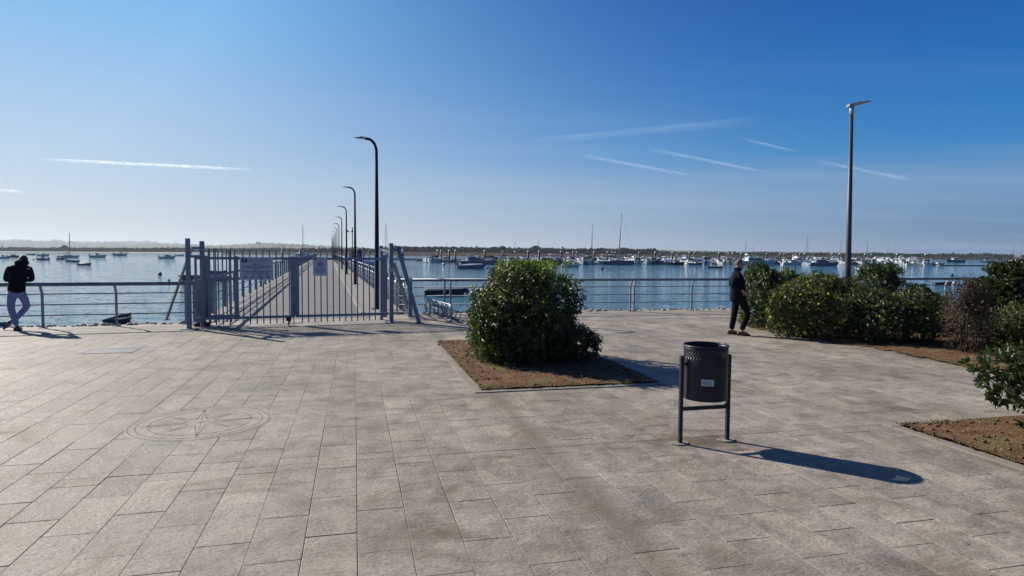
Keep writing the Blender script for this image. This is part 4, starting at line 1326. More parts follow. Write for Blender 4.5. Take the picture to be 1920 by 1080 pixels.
def cruiser(name, L, B, F, mat, cab=None, fly=True):
    t = empty(name); cab = cab or M_BW
    h, sh = hull(L, B, F, .35, flare=.7); h.build("hull", mat, t)
    deck_mb(sh, -.01, 0, 10).build("deck", M_BW, t)
    gunwale(sh, .05).build("rubbing_strake", M_BW if mat is not M_BW else M_BNAVY, t)
    cw = B * .38
    prof = [(-.30, 0), (.30, 0), (.18, .45), (.02, 1.0), (-.27, 1.05), (-.30, .9)]
    c = MB()
    for s in (-1, 1): pass
    n = len(prof); vs = [(px_ * L, -cw * (1 - .12 * pz), F * 1.0 + pz * F * .72) for px_, pz in prof] + [(px_ * L, cw * (1 - .12 * pz), F + pz * F * .72) for px_, pz in prof]
    c.add(vs, [tuple(range(n)), tuple(range(n, 2 * n))[::-1]] + [(i, n + i, n + (i + 1) % n, (i + 1) % n) for i in range(n)]); c.build("cabin", cab, t, .03)
    w = MB()
    for s in (-1, 1): w.add([(-.24 * L, s * cw * 1.0, F * 1.28), (.17 * L, s * cw * .985, F * 1.25), (.04 * L, s * cw * .93, F * 1.62), (-.24 * L, s * cw * .93, F * 1.62)], [(0, 1, 2, 3)])
    w.add([(.19 * L, -cw * .86, F * 1.34), (.19 * L, cw * .86, F * 1.34), (.045 * L, cw * .82, F * 1.70), (.045 * L, -cw * .82, F * 1.70)], [(0, 1, 2, 3)])
    o = w.build("cabin_window", M_GLASSD, t); sd = o.modifiers.new("t", 'SOLIDIFY'); sd.thickness = .05; sd.offset = 0
    if fly:
        MB().box((-.14 * L, 0, F * 1.92), (.22 * L, cw * 1.5, F * .3), taper=.9).build("flybridge", cab, t, .04)
        a = MB()
        for s in (-1, 1): a.bar((-.26 * L, s * cw * .8, F * 1.75), (-.30 * L, s * cw * .7, F * 2.55), .10, .25)
        a.bar((-.30 * L, -cw * .72, F * 2.55), (-.30 * L, cw * .72, F * 2.55), .12, .3); a.build("radar_arch", M_BW, t)
        MB().tube([(-.30 * L, 0, F * 2.6), (-.30 * L, 0, F * 2.75)], .22, 12).build("radar", M_BW, t)
    r = MB(); pts = [(sh[k][0], sh[k][1] * .93, sh[k][2] + .5) for k in range(4, 11)]
    r.tube(pts + [(x, -y, z) for x, y, z in pts[::-1]], .022, 5)
    for q in pts[::2]:
        for s in (-1, 1): r.tube([(q[0], s * q[1], q[2]), (q[0], s * q[1], q[2] - .5)], .018, 5)
    r.build("bow_rail", M_MAST, t)
    MB().box((-L / 2 - .25, 0, F * .15), (.6, B * .7, .10)).build("swim_platform", M_BW, t)
    return t
def sail_boat(name, L, B, F, mat, mast_h, lean=0, boom=True):
    t = empty(name)
    h, sh = hull(L, B, F, .22, flare=.65); h.build("hull", mat, t)
    deck_mb(sh, -.01, 0, 10).build("deck", M_BW, t)
    MB().box((.02 * L, 0, F + .20), (.42 * L, B * .5, .42), taper=.85).build("cabin", M_BW, t, .05)
    w = MB()
    for s in (-1, 1): w.box((.02 * L, s * B * .245, F + .25), (.30 * L, .03, .12))
    w.build("cabin_window", M_GLASSD, t)
    MB().tube([(.08 * L, 0, F + .2), (.08 * L + lean, 0, F + mast_h)], [.15, .10], 8).build("mast", M_MAST, t)
    st = MB(); top_ = (.08 * L + lean, 0, F + mast_h - .1)
    for q in ((L * .52, 0, F * 1.2), (-L * .48, 0, F), (.08 * L, B * .48, F), (.08 * L, -B * .48, F)): st.tube([top_, q], .022, 4)
    st.build("stay", M_MAST, t)
    MB().tube([(.08 * L + lean * .4, -B * .22, F + mast_h * .5), (.08 * L + lean * .4, B * .22, F + mast_h * .5)], .03, 5).build("spreader", M_MAST, t)
    if boom:
        MB().tube([(.07 * L, 0, F + 1.2), (-.32 * L, 0, F + 1.25)], .08, 8).build("boom", M_MAST, t)
        MB().tube([(.05 * L, 0, F + 1.38), (-.12 * L, 0, F + 1.42), (-.30 * L, 0, F + 1.36)], [.15, .17, .08], 8).build("furled_sail", M_BNAVY, t)
    return t

# prototypes; the first use moves the prototype itself
PROTO, USED = {}, set()
def proto(key, fn): PROTO[key] = fn
proto('skiff_white', lambda: open_boat("open_boat", 4.6, 1.7, .55, M_BW, True, 0))
proto('skiff_white_t', lambda: open_boat("open_boat", 4.6, 1.7, .55, M_BW, True, -55))
proto('skiff_blue', lambda: open_boat("open_boat", 4.6, 1.7, .52, M_BBLUE, True, -50))
proto('skiff_dark', lambda: open_boat("open_boat", 4.4, 1.6, .50, M_BDARK, False))
proto('punt', lambda: open_boat("open_boat", 5.4, 1.6, .42, M_BNAVY, False))
proto('cuddy', lambda: motor_boat("motor_boat", 5.4, 2.1, .75, M_BW, 'cuddy'))
proto('cuddy_blue', lambda: motor_boat("motor_boat", 5.4, 2.1, .75, M_BBLUE, 'cuddy'))
proto('cuddy_dark', lambda: motor_boat("motor_boat", 5.6, 2.1, .75, M_BNAVY, 'cabin'))
proto('cabin', lambda: motor_boat("motor_boat", 6.2, 2.3, .85, M_BW, 'cabin'))
proto('canopy', lambda: motor_boat("motor_boat", 5.8, 2.2, .75, M_BW, 'canopy'))
proto('canopy_blue', lambda: motor_boat("motor_boat", 5.8, 2.2, .75, M_BW, 'canopy', M_BROYAL))
proto('cover_blue', lambda: motor_boat("motor_boat", 5.4, 2.1, .72, M_BW, 'cover', M_BROYAL))
proto('cover_grey', lambda: motor_boat("motor_boat", 5.4, 2.1, .72, M_BBLUE, 'cover', M_BGREY))
proto('cruiser', lambda: cruiser("cabin_cruiser", 10, 3.3, 1.25, M_BW))
proto('cruiser_blue', lambda: cruiser("cabin_cruiser", 11, 3.4, 1.2, M_BBLUE, M_BBLUE))
proto('cruiser_navy', lambda: cruiser("cabin_cruiser", 9, 3.1, 1.3, M_BNAVY, M_BNAVY, False))
proto('sail', lambda: sail_boat("sailing_boat", 9, 2.9, .95, M_BW, 11))
proto('sail_blue', lambda: sail_boat("sailing_boat", 12.6, 3.6, 1.2, M_BBLUE, 16, .8))
def boat(key, px, wl, label, head=0, length_px=None, D=None, group=None, z=0.0, cat="boat"):
    """px, wl: column of the middle and row of the waterline; head: degrees, 0 = bow to the right"""
    if D is None: D = (EYE - WATER_Z) * F_PX / (wl - horizon_y(px))
    q = AT(px, wl, D)
    if key not in USED: t = PROTO[key](); PROTO[key] = t; USED.add(key)
    else: t = copy_tree(PROTO[key])
    t.location = (q.x, D, WATER_Z + z)
    t.rotation_euler = (R(rnd.uniform(-1.5, 1.5)), 0, R(head))
    if length_px:
        L0 = {'skiff': 4.9, 'punt': 5.4, 'cuddy': 5.7, 'cabin': 6.6, 'canopy': 6.2, 'cover': 5.7, 'cruiser': 10.6, 'sail': 9.3}[key.split('_')[0]]
        if key == 'sail_blue': L0 = 12.9
        if key == 'cruiser_navy': L0 = 9.5
        if key == 'cruiser_blue': L0 = 11.6
        Lr = length_px * D / F_PX / max(.35, abs(math.cos(R(head))))
        t.scale = (Lr / L0,) * 3
    props(t, label, cat, group)
    return t
B = boat
GM = "boats moored on the open water"
# left water
B('cuddy', 6, 484.5, "white motorboat at the left edge of the photo, just left of a darker one", 8, 22, group=GM)
B('cuddy_dark', 24, 482.5, "dark hulled motorboat just above the left of the leaning man's head", 5, 20, group=GM)
B('skiff_dark', 58, 477.8, "thin dark open boat floating farthest out above the leaning man's hood", 0, 17, group=GM)
B('canopy', 81, 480, "white motorboat with flat canopy right behind a small blue grey motorboat", -4, 23, group=GM)
B('cuddy_blue', 80, 487.5, "small blue grey motorboat in front of the white canopied one", 178, 24, group=GM)
B('sail', 128, 483, "sailing boat with the only tall bare mast on the water left of the gate", 5, 36, group=GM)
B('cuddy_blue', 115, 486.8, "blue grey motorboat in front of the sailing boat, left of its mast", 176, 20, group=GM)
B('skiff_blue', 135, 491, "long low blue grey boat between the sailing boat and the nearest of the cluster", 178, 26, group=GM)
B('cover_grey', 158, 497, "dark boat with humped cover, nearest and rightmost of the cluster beside the sailing boat", 4, 24, group=GM)
B('cuddy', 183, 482.8, "motorboat with small dark cabin floating alone right of the sailing boat cluster", 2, 29, group=GM)
B('canopy', 226, 479.5, "boat seen end on under a dark canopy, alone before the sand spit", 80, 11, group=GM)
B('cabin', 313, 485, "white cabin motorboat floating left of the left gate post", 3, 29, group=GM)
B('skiff_white', 337, 479.6, "small white boat partly hidden by the left gate post", 0, 16, group=GM)
B('punt', 386, 525, "long dark blue boat seen through the left bars of the gate", 181, 88, group=GM)
B('skiff_blue', 400, 513, "small boat behind the long dark blue boat seen through the gate", 178, 44, group=GM)
t = B('skiff_blue', -6, 611, "blue boat cut by the left edge of the photo, just beyond the quay railing", 10, 48, group=GM)
t = B('skiff_dark', 226, 605.5, "dark open boat floating close under the quay between two railing posts", 100, 34, group=GM)
# boats between the lamps and right of the pier
B('cover_blue', 690, 497.5, "large boat under a blue cover seen beside the pier's second lamp", 180, 50, group=GM)
B('skiff_dark', 700, 508, "dark low boat right in front of the blue covered boat by the pier", 178, 30, group=GM)
B('cuddy', 672, 479.5, "white motorboat behind the blue covered boat by the pier", 0, 26, group=GM)
B('cuddy', 745, 487.5, "motorboat with pale cabin at the pontoon seen between the right gate struts", 180, 24, group=GM)
t = B('skiff_dark', 833, 552, "dark rowing boat with a hooded outboard, floating right of the bicycle rack", 2, 80, group=GM)
t = B('skiff_white', 833, 557, "small white dinghy tied alongside the dark rowing boat", 4, 30, group=GM)
B('cover_grey', 883, 503.8, "blue grey covered motorboat in front of the large blue cruiser", 2, 50, group=GM)
B('cruiser_blue', 896, 495.3, "large blue cruiser with radar arch behind the grey covered motorboat", 3, 66, group=GM)
B('cruiser_navy', 1029, 495.6, "dark navy cabin cruiser rising behind the top of the large bush", 2, 50, group=GM)
B('skiff_white', 1068, 500.6, "small white open boat just right of the navy cruiser", 2, 34, group=GM)
B('sail_blue', 1154, 495.8, "long blue grey sailing yacht with the tallest mast in the marina", 2, 72, group=GM)
B('cuddy_dark', 1266, 496.4, "dark hulled motorboat with white cabin top halfway between bush and walking man", 1, 32, group=GM)
B('cuddy_blue', 1303, 496.8, "blue grey motorboat with cabin right of the dark hulled one", 2, 28, group=GM)
B('punt', 1340, 502, "low flat dark blue boat just left of the walking man's head", 0, 28, group=GM)
B('cruiser', 1418, 497.4, "big white motor cruiser with flybridge just right of the walking man", 3, 68, group=GM)
B('punt', 1421, 514.5, "long low dark blue boat above the left end of the hedge", 0, 48, group=GM)
B('cabin', 1484, 497, "white cabin boat in the marina in front of two close piles", 4, 40, group=GM)
B('cruiser_blue', 1543, 498.2, "dark blue hulled cruiser just left of the tall street lamp", 2, 56, group=GM)
B('skiff_white', 1627, 506.3, "long white open boat just right of the tall street lamp", 0, 42, group=GM)
B('canopy', 1712, 497.8, "white canopied boat just left of the wheelhouse boat", 3, 34, group=GM)
B('cabin', 1739, 498.3, "tall white wheelhouse boat at the right end of the crowded marina", 60, 26, group=GM)
B('cuddy_blue', 1757, 497.6, "blue hulled boat at the right end of the marina beside the wheelhouse boat", 0, 26, group=GM)
B('cuddy_dark', 1792, 491.6, "dark moored boat with white bow beyond the low pontoon", 178, 30, group=GM)
B('cuddy', 1849, 491.6, "small white and dark boat moored beyond the right bushes, second from the right", 178, 22, group=GM)
B('sail', 1901, 492.5, "white sailing boat at the far right edge of the water", 178, 26, group=GM)
B('skiff_dark', 1767, 533.5, "thin dark dinghy floating before the right bushes beside a white buoy", 0, 36, group=GM)
# sailing boats inside the marina (their masts stand against the sky)
GS = "sailing boats in the marina"
for (px, wl, mh_top, lab, hd) in ((1106, 490, 421, "sailing boat with the tall mast left of the long blue grey yacht", 10), (1008, 488, 448, "sailing boat whose mast rises above the top of the bush", 30),
        (1413, 488, 459, "sailing boat whose short mast rises behind the big white cruiser", 100), (1397, 486, 450, "sailing boat with the leaning mast above the walking man", 60),
        (1513, 490, 441, "sailing boat with the tall mast left of the street lamp", 95), (1576, 487, 450, "sailing boat whose thin mast stands nearest the street lamp on its left", 80),
        (1626, 487, 450, "sailing boat whose mast stands just right of the street lamp", 70), (1665, 486, 457, "sailing boat with the small mast farther right of the street lamp", 100), (838, 484, 455, "sailing boat with the faint mast far left in the marina", 70),
        (566, 479.5, 421, "sailing boat with a tall mast left of the pier's lamp row", 60), (722, 482, 417, "sailing boat whose mast stands between first lamp and right gate post", 80),
        (965, 485, 452, "sailing boat with the faint mast above the left of the bush", 70)):
    t = B('sail', px, wl, lab, hd, None, group=GS)
    D_ = t.location.y
    top = AT(px, mh_top, D_).z - WATER_Z
    k = top / 11.95
    t.scale = (k * .8, k * .8, k)
PILES = [(755, 0), (820.7, 0), (826.8, 1), (842.2, 0), (854.1, 0), (908.6, 0), (942.5, 1), (965.3, 1), (990.3, 0), (1011, 0), (1051.7, 0), (1074.6, 1), (1081.5, 1), (1114, 0), (1139, 0), (1148, 1), (1153.3, 1), (1198.4, 1), (1228.4, 0), (1260.8, 0),
         (1293, 0), (1301.5, 1), (1348, 0), (1366, 1), (1374, 1), (1389.8, 0), (1437.2, 1), (1463.3, 0), (1470.4, 1), (1499.5, 1), (1508.5, 0), (1560, 1), (1573.7, 0), (1621.7, 0), (1634, 1), (1681.7, 0), (1735.3, 0), (529.6, 0), (563, 1)]
# the crowd at the berths
secs = [(795, 1000, "left of the navy cruiser"), (1000, 1120, "left of the long yacht"), (1120, 1250, "right of the long yacht"),
        (1250, 1380, "just left of the man"), (1380, 1590, "between man and lamp"), (1590, 1760, "right of the lamp")]
kinds = {'skiff_white': "white open boat with outboard", 'skiff_white_t': "white boat with tilted outboard", 'skiff_blue': "blue grey open boat", 'cuddy': "white motorboat with windscreen", 'cuddy_dark': "dark hulled cabin boat", 'cabin': "white cabin boat",
         'canopy': "white boat with pale canopy", 'canopy_blue': "white boat with blue canopy", 'cover_blue': "blue covered white boat", 'cruiser': "white motor cruiser"}
kk = list(kinds)
for (row, wl0, px0, px1, step) in (("front", 495.6, 868, 1735, 10.0), ("middle", 492.3, 800, 1730, 10.5), ("back", 489.2, 930, 1745, 13)):
    x = px0
    while x < px1:
        key = rnd.choices(kk, (3, 3, 1.5, 5, 1.2, 5, 4, 1.2, 1.2, 3 if row != "front" else .6))[0]
        if key == 'cruiser' and x < 1150: key = 'cuddy'
        sec = next((s for s in secs if s[0] <= x < s[1]), secs[0])
        wl = wl0 + (x - 1300) * .0012 + rnd.uniform(-.4, .4)
        hd = rnd.choice((75, 90, 100, 110, -80, 60)) + rnd.uniform(-8, 8)
        if row == 'front' and (1120 < x < 1186 or 1392 < x < 1440 or 862 < x < 924 or 1005 < x < 1052): x += step; continue
        fp_ = [p_[0] for p_ in PILES if p_[1] == 0 and sec[0] <= p_[0] < sec[1]]
        pn = ["first", "second", "third", "fourth", "fifth", "sixth", "seventh"][min(range(len(fp_)), key=lambda i_: abs(fp_[i_] - x))]
        t = B(key, x, wl, "%s, %s row, %s, by %s front pile" % (kinds[key], row, sec[2], pn), hd, None, group="boats crowded at the marina berths")
        t.scale = (rnd.uniform(1.25, 1.75) * (.72 if key == 'cruiser' else 1),) * 3
        x += step * rnd.uniform(.7, 1.3)
# pontoons
for (pa, pb, wl, lab) in ((780, 1765, 493.2, "long low pontoon in front of the crowded marina boats"), (740, 1750, 489.8, "long low pontoon behind the front marina boats"), (1758, 1846, 498.3, "low pontoon end reaching past the right end of the marina"), (733, 800, 487.6, "dark low pontoon left of the marina, right of the gate")):
    D = 4.0 * F_PX / (wl - horizon_y((pa + pb) / 2)); a = AT(pa, wl, D).x; b = AT(pb, wl, D).x
    t = empty("pontoon", ((a + b) / 2, D, WATER_Z), 0, lab, "pontoon", "floating pontoons")
    MB().box((0, 0, .22), (b - a, 2.4, .30)).build("walkway", M_KERB, t); MB().box((0, 0, .0), (b - a - .4, 2.0, .3)).build("float", M_BDARK, t)
# mooring piles
M_PILE = simple("dark_steel_pile", (.015, .018, .022), .6, .3, .2, 1)
pile0 = empty("mooring_pile")
MB().tube([(0, 0, -2), (0, 0, 4.55)], .36, 14).build("pile_shaft", M_PILE, pile0)
mc = MB(); mc.lathe([(.44, 4.5), (.44, 4.62), (.05, 5.15), (.001, 5.16)], 14); mc.build("pile_cap", M_BW, pile0)
MB().tube([(0, 0, .1), (0, 0, .55)], .5, 12).build("pile_collar", M_BDARK, pile0)
for i, (px, back) in enumerate(PILES):
    t = pile0 if i == 0 else copy_tree(pile0)
    D = (4.0 * F_PX) / ((493.8 if not back else 489.8) - horizon_y(px) - (px - 1300) * -.004)
    q = AT(px, 480, D); t.location = (q.x, D, WATER_Z)
    sec = next((s[2] for s in secs if s[0] <= px < s[1]), "left of the marina" if px > 600 else "seen through the gate")
    same = [p_ for p_ in PILES if p_[1] == back and (next((s[2] for s in secs if s[0] <= p_[0] < s[1]), "left of the marina" if p_[0] > 600 else "seen through the gate")) == sec]
    od = ["first", "second", "third", "fourth", "fifth", "sixth", "seventh"][same.index((px, back))]
    if len(same) == 1: od = "only"
    props(t, "%s%s %s row mooring pile %s" % (od, "" if od == "only" else " from the left", "back" if back else "front", sec), "mooring pile", "mooring piles of the marina")
# buoys
bu = {}
for i, (px, wl, r, mat, lab) in enumerate(((300, 515, .30, M_BDARK, "dark round buoy left of the gate, larger and farther of two"), (317, 526.5, .16, M_BDARK, "thin dark buoy nearer the left gate strut"), (197, 483.5, .28, M_BDARK, "small dark buoy right of the lone cabin motorboat"),
        (875, 548, .26, M_BDARK, "dark buoy right of the dark rowing boat"), (868, 547, .22, M_BW, "white buoy at the bow of the dark rowing boat"), (897, 546.5, .2, M_BDARK, "dark buoy at the left edge of the bush"), (904, 545.5, .2, M_BW, "white buoy at the left edge of the bush"),
        (914, 503.5, .3, M_BDARK, "dark buoy at the bow of the grey covered motorboat"), (832, 497, .5, M_BW, "white buoy left of the grey covered motorboat"), (1129, 505, .4, M_BDARK, "small dark buoy below the long sailing yacht"), (1468, 500, .4, M_BW, "white buoy in front of the marina right of the walking man"),
        (1785, 517, .3, M_BDARK, "dark buoy above the thin dinghy at right"), (1789, 532.5, .28, M_BW, "white buoy at the end of the thin dinghy at right"), (1862, 496, .45, M_BW, "white marker buoy above the right bushes"), (1843, 498.5, .4, M_BDARK, "dark buoy at the end of the low pontoon"), (63, 487, .3, M_BDARK, "dark buoy beside the small blue grey motorboat at left"))):
    D = 4.0 * F_PX / (wl - horizon_y(px)); q = AT(px, wl, D)
    t = empty("buoy", (q.x, D, WATER_Z), 0, lab, "buoy", "buoys on the water")
    MB().ball((0, 0, r * .45), r, 12).build("float", mat, t); MB().tube([(0, 0, r * 1.3), (0, 0, r * 1.75)], r * .18, 8).build("mooring_eye", M_BDARK, t)
# ================================================================ plants
def leaf_material(name, dark, light, rough=.35, trans=.25, tcol=None):
    m, nt, ns, ls, bs = mat_new(name)
    at = ns.new('ShaderNodeAttribute'); at.attribute_name = 'tint'
    c = ramp(nt, at.outputs['Fac'], [(0.0, dark), (0.75, light), (1.0, [min(1, x * 1.5) for x in light])])
    ls.new(c, bs.inputs['Base Color'])
    bs.inputs['Roughness'].default_value = rough
    bs.inputs['Specular IOR Level'].default_value = .5
    tr = ns.new('ShaderNodeBsdfTranslucent')
    tc_ = mix(nt, 1.0, c, tcol or (1.3, 1.6, .5), 'MULTIPLY'); ls.new(tc_, tr.inputs['Color'])
    mx = ns.new('ShaderNodeMixShader'); mx.inputs[0].default_value = trans
    ls.new(bs.outputs[0], mx.inputs[1]); ls.new(tr.outputs[0], mx.inputs[2])
    ls.new(mx.outputs[0], ns['Material Output'].inputs['Surface'])
    return m
M_LEAF = leaf_material("glossy_dark_leaf", (.016, .028, .010), (.060, .085, .020), .40, .36)
M_LEAF_Y = leaf_material("sunlit_yellow_green_leaf", (.045, .075, .016), (.12, .16, .035), .42, .42)  # brighter copy of the dark leaf, sunlit look put into its colour
M_LEAF_L = leaf_material("lantana_leaf", (.028, .040, .010), (.095, .105, .022), .6, .3)
M_LEAF_P = leaf_material("pittosporum_leaf", (.026, .040, .016), (.060, .080, .028), .32, .22)
M_LEAF_R = leaf_material("dry_reddish_leaf", (.022, .022, .010), (.085, .055, .026), .7, .2, (1.4, 1.0, .5))
M_FL_Y = leaf_material("yellow_flower", (.45, .38, .04), (.70, .62, .12), .7, .3, (1, 1, .6))
M_FL_W = leaf_material("white_flower", (.45, .44, .33), (.65, .63, .52), .7, .3, (1, 1, .8))
M_FL_R = leaf_material("crimson_flower", (.30, .02, .05), (.45, .04, .09), .7, .3, (1, .6, .6))
M_FARL = leaf_material("far_tree_leaf", (.016, .021, .015), (.040, .047, .032), .9, .05)
M_BARK = simple("shrub_bark", (.09, .065, .045), .9, 0, .3, 12, .5)

def leaf_cloud(name, P, N, T, size, wid, tint, mat, parent, droop=.25):
    """one mesh of folded leaves: P base points, N leaf directions, T side vectors, size per leaf"""
    n = len(P)
    size = size[:, None]
    up = np.cross(T, N); up /= np.linalg.norm(up, axis=1)[:, None] + 1e-9
    mid_ = P + N * size * .5 + up * size * .05
    tip = P + N * size - up * size * droop * .5
    a = P + N * size * .45 - T * size * wid / 2 + up * size * .09
    b = P + N * size * .45 + T * size * wid / 2 + up * size * .09
    a2 = P + N * size * .80 - T * size * wid * .40 + up * size * .04
    b2 = P + N * size * .80 + T * size * wid * .40 + up * size * .04
    V = np.stack([P, a, a2, tip, b2, b], axis=1).reshape(-1, 3)
    me = bpy.data.meshes.new(name)
    me.vertices.add(n * 6); me.vertices.foreach_set('co', V.astype(np.float32).ravel())
    # two quads sharing the midrib P-tip
    loops = np.array([[0, 1, 2, 3], [0, 3, 4, 5]])[None] + (np.arange(n) * 6)[:, None, None]
    me.loops.add(n * 8); me.loops.foreach_set('vertex_index', loops.ravel().astype(np.int32))
    me.polygons.add(n * 2)
    me.polygons.foreach_set('loop_start', (np.arange(n * 2) * 4).astype(np.int32))
    me.update(calc_edges=True)
    at = me.attributes.new('tint', 'FLOAT', 'POINT'); at.data.foreach_set('value', np.repeat(tint, 6).astype(np.float32))
    me.materials.append(mat); me.validate()
    o = link_mesh(name, me, parent)
    return o

def shoots(rs, blobs, n_sh, up_bias=.5, jitter=.55, inner=.35, top_extra=0.0):
    """points and directions of leafy shoots through rounded boxes (x,y,z,rx,ry,rz,exponent)"""
    vol = np.array([b[3] * b[4] + b[3] * b[5] + b[4] * b[5] for b in blobs]); vol /= vol.sum()
    idx = rs.choice(len(blobs), n_sh, p=vol)
    d = rs.normal(size=(n_sh, 3)); d /= np.linalg.norm(d, axis=1)[:, None]
    Bm = np.array([b[:7] for b in blobs])[idx]
    e = Bm[:, 6:7]
    k = (np.abs(d) ** e).sum(1, keepdims=True) ** (-1 / e)
    r = np.where(rs.rand(n_sh) < inner, rs.uniform(.35, .9, n_sh), rs.uniform(.88, 1.03, n_sh))[:, None]
    wob = 1 + .13 * np.sin(d[:, :1] * 5 + Bm[:, :1] * 3) * np.cos(d[:, 1:2] * 6) + .10 * np.sin(d[:, 2:3] * 9 + d[:, :1] * 7)
    P = Bm[:, :3] + d * k * r * Bm[:, 3:6] * wob
    D = d + np.array([0, 0, up_bias]) + rs.normal(size=(n_sh, 3)) * jitter
    D /= np.linalg.norm(D, axis=1)[:, None]
    ok = P[:, 2] > .02
    return P[ok], D[ok], r[ok, 0]

def leaves_on(rs, P, D, per, length, lsize, spread=.9, whorl=False):
    n = len(P)
    ref = np.where(np.abs(D[:, 2:3]) < .9, np.array([[0, 0, 1.]]), np.array([[1., 0, 0]]))
    A = np.cross(D, ref); A /= np.linalg.norm(A, axis=1)[:, None]
    Bv = np.cross(D, A)
    out = []
    for j in range(per):
        t = (j + rs.rand(n)) / per
        if whorl: t = .75 + .25 * t
        ang = j * 2.4 + rs.rand(n) * 1.2
        rad = A * np.cos(ang)[:, None] + Bv * np.sin(ang)[:, None]
        sp = spread * (1.1 - .7 * (j / per)) if whorl else spread
        N = D * (1 - sp * .45) + rad * sp + rs.normal(size=(n, 3)) * .12
        N /= np.linalg.norm(N, axis=1)[:, None]
        T = np.cross(N, D + rs.normal(size=(n, 3)) * .25); T /= np.linalg.norm(T, axis=1)[:, None] + 1e-9
        out.append((P + D * (length * t)[:, None], N, T, lsize * rs.uniform(.65, 1.15, n)))
    return [np.concatenate(x) for x in zip(*out)]

def bush(label, cat, group, base, blobs, n_sh, mat, lsize=.05, wid=.5, per=9, length=.12, up_bias=.5, whorl=False, seed=0, flowers=(), stems=6, inner=.35, spikes=0, name="shrub", spread=.9):
    """blobs are given in world coordinates relative to base"""
    rs = np.random.RandomState(seed)
    t = empty(name, base, 0, label, cat, group)
    P, D, r = shoots(rs, blobs, n_sh, up_bias, inner=inner)
    L = leaves_on(rs, P, D, per, length, lsize, spread, whorl)
    tint = rs.beta(2, 3, len(L[0]))
    o = leaf_cloud("foliage", *L[:3], L[3], wid, tint, mat, t); o["kind"] = "stuff"
    if spikes:                                      # long shoots that break the outline; dark leaves swapped for the sunlit tint
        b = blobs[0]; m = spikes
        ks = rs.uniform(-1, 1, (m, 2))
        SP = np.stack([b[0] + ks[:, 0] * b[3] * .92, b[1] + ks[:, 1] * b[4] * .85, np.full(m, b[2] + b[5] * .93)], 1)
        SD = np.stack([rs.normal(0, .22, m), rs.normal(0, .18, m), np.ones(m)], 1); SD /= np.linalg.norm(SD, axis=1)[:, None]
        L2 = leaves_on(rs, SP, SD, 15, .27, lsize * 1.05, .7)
        o = leaf_cloud("outer_shoots", *L2[:3], L2[3], wid, rs.beta(3, 2, len(L2[0])), M_LEAF_Y if mat is M_LEAF else mat, t); o["kind"] = "stuff"
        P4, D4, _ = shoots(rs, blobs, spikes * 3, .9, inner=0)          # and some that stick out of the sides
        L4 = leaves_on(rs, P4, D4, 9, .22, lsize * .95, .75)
        o = leaf_cloud("outer_shoots", *L4[:3], L4[3], wid, rs.beta(3, 2, len(L4[0])), M_LEAF_Y if mat is M_LEAF else mat, t); o["kind"] = "stuff"
    for (fm, nf, fs_, nm) in flowers:
        P2, D2, r2 = shoots(rs, blobs, nf * 2, .3, inner=0)
        P2, D2 = P2[:nf] + D2[:nf] * .07, D2[:nf]
        k = 9
        L3 = leaves_on(rs, P2, D2, k, .012, fs_, 1.2)
        o = leaf_cloud(nm, *L3[:3], L3[3], .8, rs.rand(len(L3[0])), fm, t, 0); o["kind"] = "stuff"
    for i in range(stems):
        b = blobs[i % len(blobs)]
        a = rs.rand() * 6.28; rr = rs.uniform(.05, .35)
        p0 = (b[0] * .6 + rr * b[3] * math.cos(a), b[1] * .6 + rr * b[4] * math.sin(a), -.02)
        p1 = (b[0] + b[3] * .4 * math.cos(a), b[1] + b[4] * .4 * math.sin(a), b[2])
        p2 = (b[0] + b[3] * .7 * math.cos(a + .4), b[1] + b[4] * .7 * math.sin(a + .4), b[2] + b[5] * .7)
        MB().tube([p0, p1, p2], [.022, .014, .006], 6).build("stem", M_BARK, t)
    return t
# --- the large bush in the near planter
hb = Vector((.22, 10.75, .03))
bush("large dark box shaped bush with glossy leaves in the soil square near the middle", "bush", None, hb,
     [(.12, 0, .80, .63, .90, .61, 5), (.0, -.02, .40, .66, .80, .42, 3), (-.58, -.10, .60, .27, .60, .50, 3), (.90, -.1, .24, .26, .40, .22, 2.2), (-.12, .1, 1.24, .38, .60, .28, 2.6)],
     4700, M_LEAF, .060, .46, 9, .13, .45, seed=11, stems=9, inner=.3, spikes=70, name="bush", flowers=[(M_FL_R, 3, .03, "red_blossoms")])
# --- hedge and shrubs of the right bed
GB = "shrubs in the right flower bed"
def at_px(px, D): 
    d = ray(px, 500); return d.x / d.y * D
def sh(px0, px1, top, D, depth, low=.0, e=3.6, wob=0):
    """blobs of a shrub that fills these columns and reaches this row at depth D"""
    x0, x1 = at_px(px0, D), at_px(px1, D)
    cx = (x0 + x1) / 2
    h = AT((px0 + px1) / 2, top, D).z
    return Vector((cx, D, .02)), [(0, 0, h / 2 + low / 2, (x1 - x0) / 2, depth / 2, (h - low) / 2, e)]
b, bl = sh(1400, 1482, 520, 16.0, 1.3)
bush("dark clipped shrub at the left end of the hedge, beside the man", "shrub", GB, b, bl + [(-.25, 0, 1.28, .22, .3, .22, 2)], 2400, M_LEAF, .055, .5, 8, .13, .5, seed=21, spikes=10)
b, bl = sh(1468, 1606, 550, 13.9, 1.3, e=2.6)
bush("lantana shrub dotted with many yellow flowers, left of the lamp foot", "shrub", GB, b, bl + [(.45, .3, .95, .45, .4, .30, 2.4), (-.5, .1, .55, .45, .6, .5, 2.4), (.1, .35, 1.12, .35, .35, .2, 2)], 3000, M_LEAF_L, .045, .6, 8, .13, .3, seed=22, spikes=8, flowers=[(M_FL_Y, 300, .034, "yellow_blossoms"), (M_FL_W, 50, .03, "white_blossoms")])
b, bl = sh(1608, 1688, 522, 16.6, 1.5)
